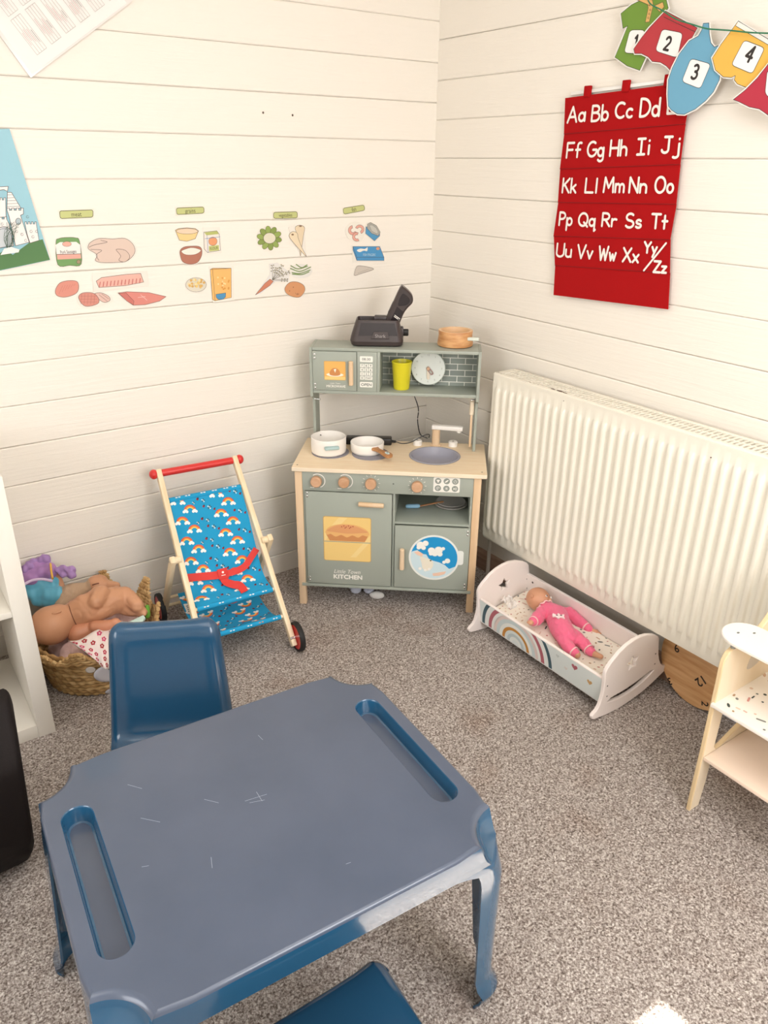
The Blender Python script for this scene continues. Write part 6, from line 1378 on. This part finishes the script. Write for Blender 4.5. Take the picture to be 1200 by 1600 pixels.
# doll dress, purple top and blue skirt, against the wall
dd = thing('dressed_doll', 'doll in purple net top and shiny blue skirt at the basket\'s back left', 'doll', flr(70, 910, .26)); DI = dd.matrix_world.inverted()
PUR = mat('lilac_satin', 'a97cb5', .55, sheen=.3); TUL = mat('purple_net', 'b08cc6', .7, alpha=.85); TEA = mat('teal_satin', '5fb0ca', .4, sheen=.4); RIB = mat('yellow_ribbon', 'e8b54a', .5)
wr_ = lambda c: .004*noise.noise(Vector((c.x*60, c.y*60, c.z*20)))+.004*noise.noise(c*30)
blob('skirt', [('c', D(52, 912, .26), .030, D(82, 912, .25), .030), ('c', D(50, 925, .235), .028, D(90, 930, .225), .030), ('c', D(60, 935, .215), .026, D(92, 938, .210), .022)], TEA, dd, .004, 3, disp=wr_, label='shiny blue skirt')
blob('bodice', [('c', D(42, 896, .29), .026, D(76, 893, .29), .030), ('e', D(60, 888, .30), (.035, .018, .028)), ('c', D(40, 908, .27), .020, D(50, 906, .28), .020)], PUR, dd, .004, 3, disp=wr_, label='lilac satin bodice')
fr_ = lambda c: .006*noise.noise(Vector((c.x*90, c.y*30, c.z*40)))+.002*noise.noise(c*90)
blob('net_frill', [('e', D(58, 880, .315), (.034, .014, .020)), ('e', D(70, 876, .32), (.022, .012, .022)), ('e', D(44, 888, .31), (.022, .014, .018)), ('c', D(92, 890, .30), .012, D(112, 891, .30), .014), ('c', D(96, 896, .29), .012, D(114, 899, .285), .011)], TUL, dd, .003, 1, disp=fr_)
b = MB(); b.tube([D(79, 882, .325), D(80, 892, .320), D(82, 904, .305)], .0035, RIB, n=8, flatten=2.0); b.build('ribbon', dd, label='yellow ribbon')
b = MB(); b.tube(smooth_open([D(36, 914, .285), D(50, 907, .292), D(66, 905, .292), D(82, 908, .285)], 5), .0045, mat('lilac_piping', 'd9c3e0', .6), n=8); b.build('waist_trim', dd, label='pale lilac waist trim')
blob('arm', [('c', D(90, 900, .27), .011, D(95, 915, .245), .012), ('c', D(95, 915, .245), .012, D(99, 925, .23), .010), ('e', D(99, 927, .228), (.011, .011, .010))], DSK, dd, .003, 3)
ho = flr(130, 1000, .13); hp_ = thing('cloth_heap', 'crumpled pale pink cloth packed under the dolls in the basket', 'cloth', BC+Vector((0, 0, .05)))
wr2 = lambda c: .010*noise.noise(c*22)+.006*noise.noise(c*55)
blob('cloth', [('e', (0, 0, .055), (.150, .150, .050)), ('e', (-.06, -.09, .085), (.075, .055, .030)), ('e', (.06, .05, .08), (.07, .07, .03))], mat('pale_pink_cotton', 'dcbcb8', .9, bump=(200, .3)), hp_, .006, 2, disp=wr2)
# picture book corner and green toy
bkq = [flr(196, 974, .208), flr(224, 961, .212), flr(227, 965, .210), flr(206, 992, .188)]
o0 = bkq[0].copy(); b = MB(); v = [p-o0 for p in bkq]; b.raw(v+[p-Vector((0, 0, .006)) for p in v], [(0, 1, 2, 3), (7, 6, 5, 4), (0, 4, 5, 1), (1, 5, 6, 2), (2, 6, 7, 3), (3, 7, 4, 0)], mat('pale_teal_card', 'b9cfc4', .5)); o = b.build('picture_book', smooth=0); o.location = o0; tag(o, 'corner of a pale green board book sticking out of the basket', 'book')
gp = flr(230, 958, .185); gt = thing('green_toy', 'small bright green toy wedged beside the basket ear', 'toy', gp); blob('toy_body', [('e', (0, 0, 0), (.010, .010, .020)), ('e', (.004, .004, .016), (.008, .008, .012))], mat('green_plush', '6aa63a', .8), gt, .003, 2)
# stray screw heads in the boards
for x, y, lb in ((411, 176, 'upper'), (457, 180, 'right')):
    v = onp(x, y, (0, 1, 0), 0); b = MB(); b.sph((0, 0, 0), .0035, mat('dark_nail', '5b4a3c', .6), (1, .3, 1), n=6); o = b.build('nail_head'); o.location = v+Vector((0, -.0008, 0))
    tag(o, 'tiny dark nail head high on the left wall, '+('the left one of two' if lb == 'upper' else 'the right one of two'), 'nail', 'nail heads in the boards')
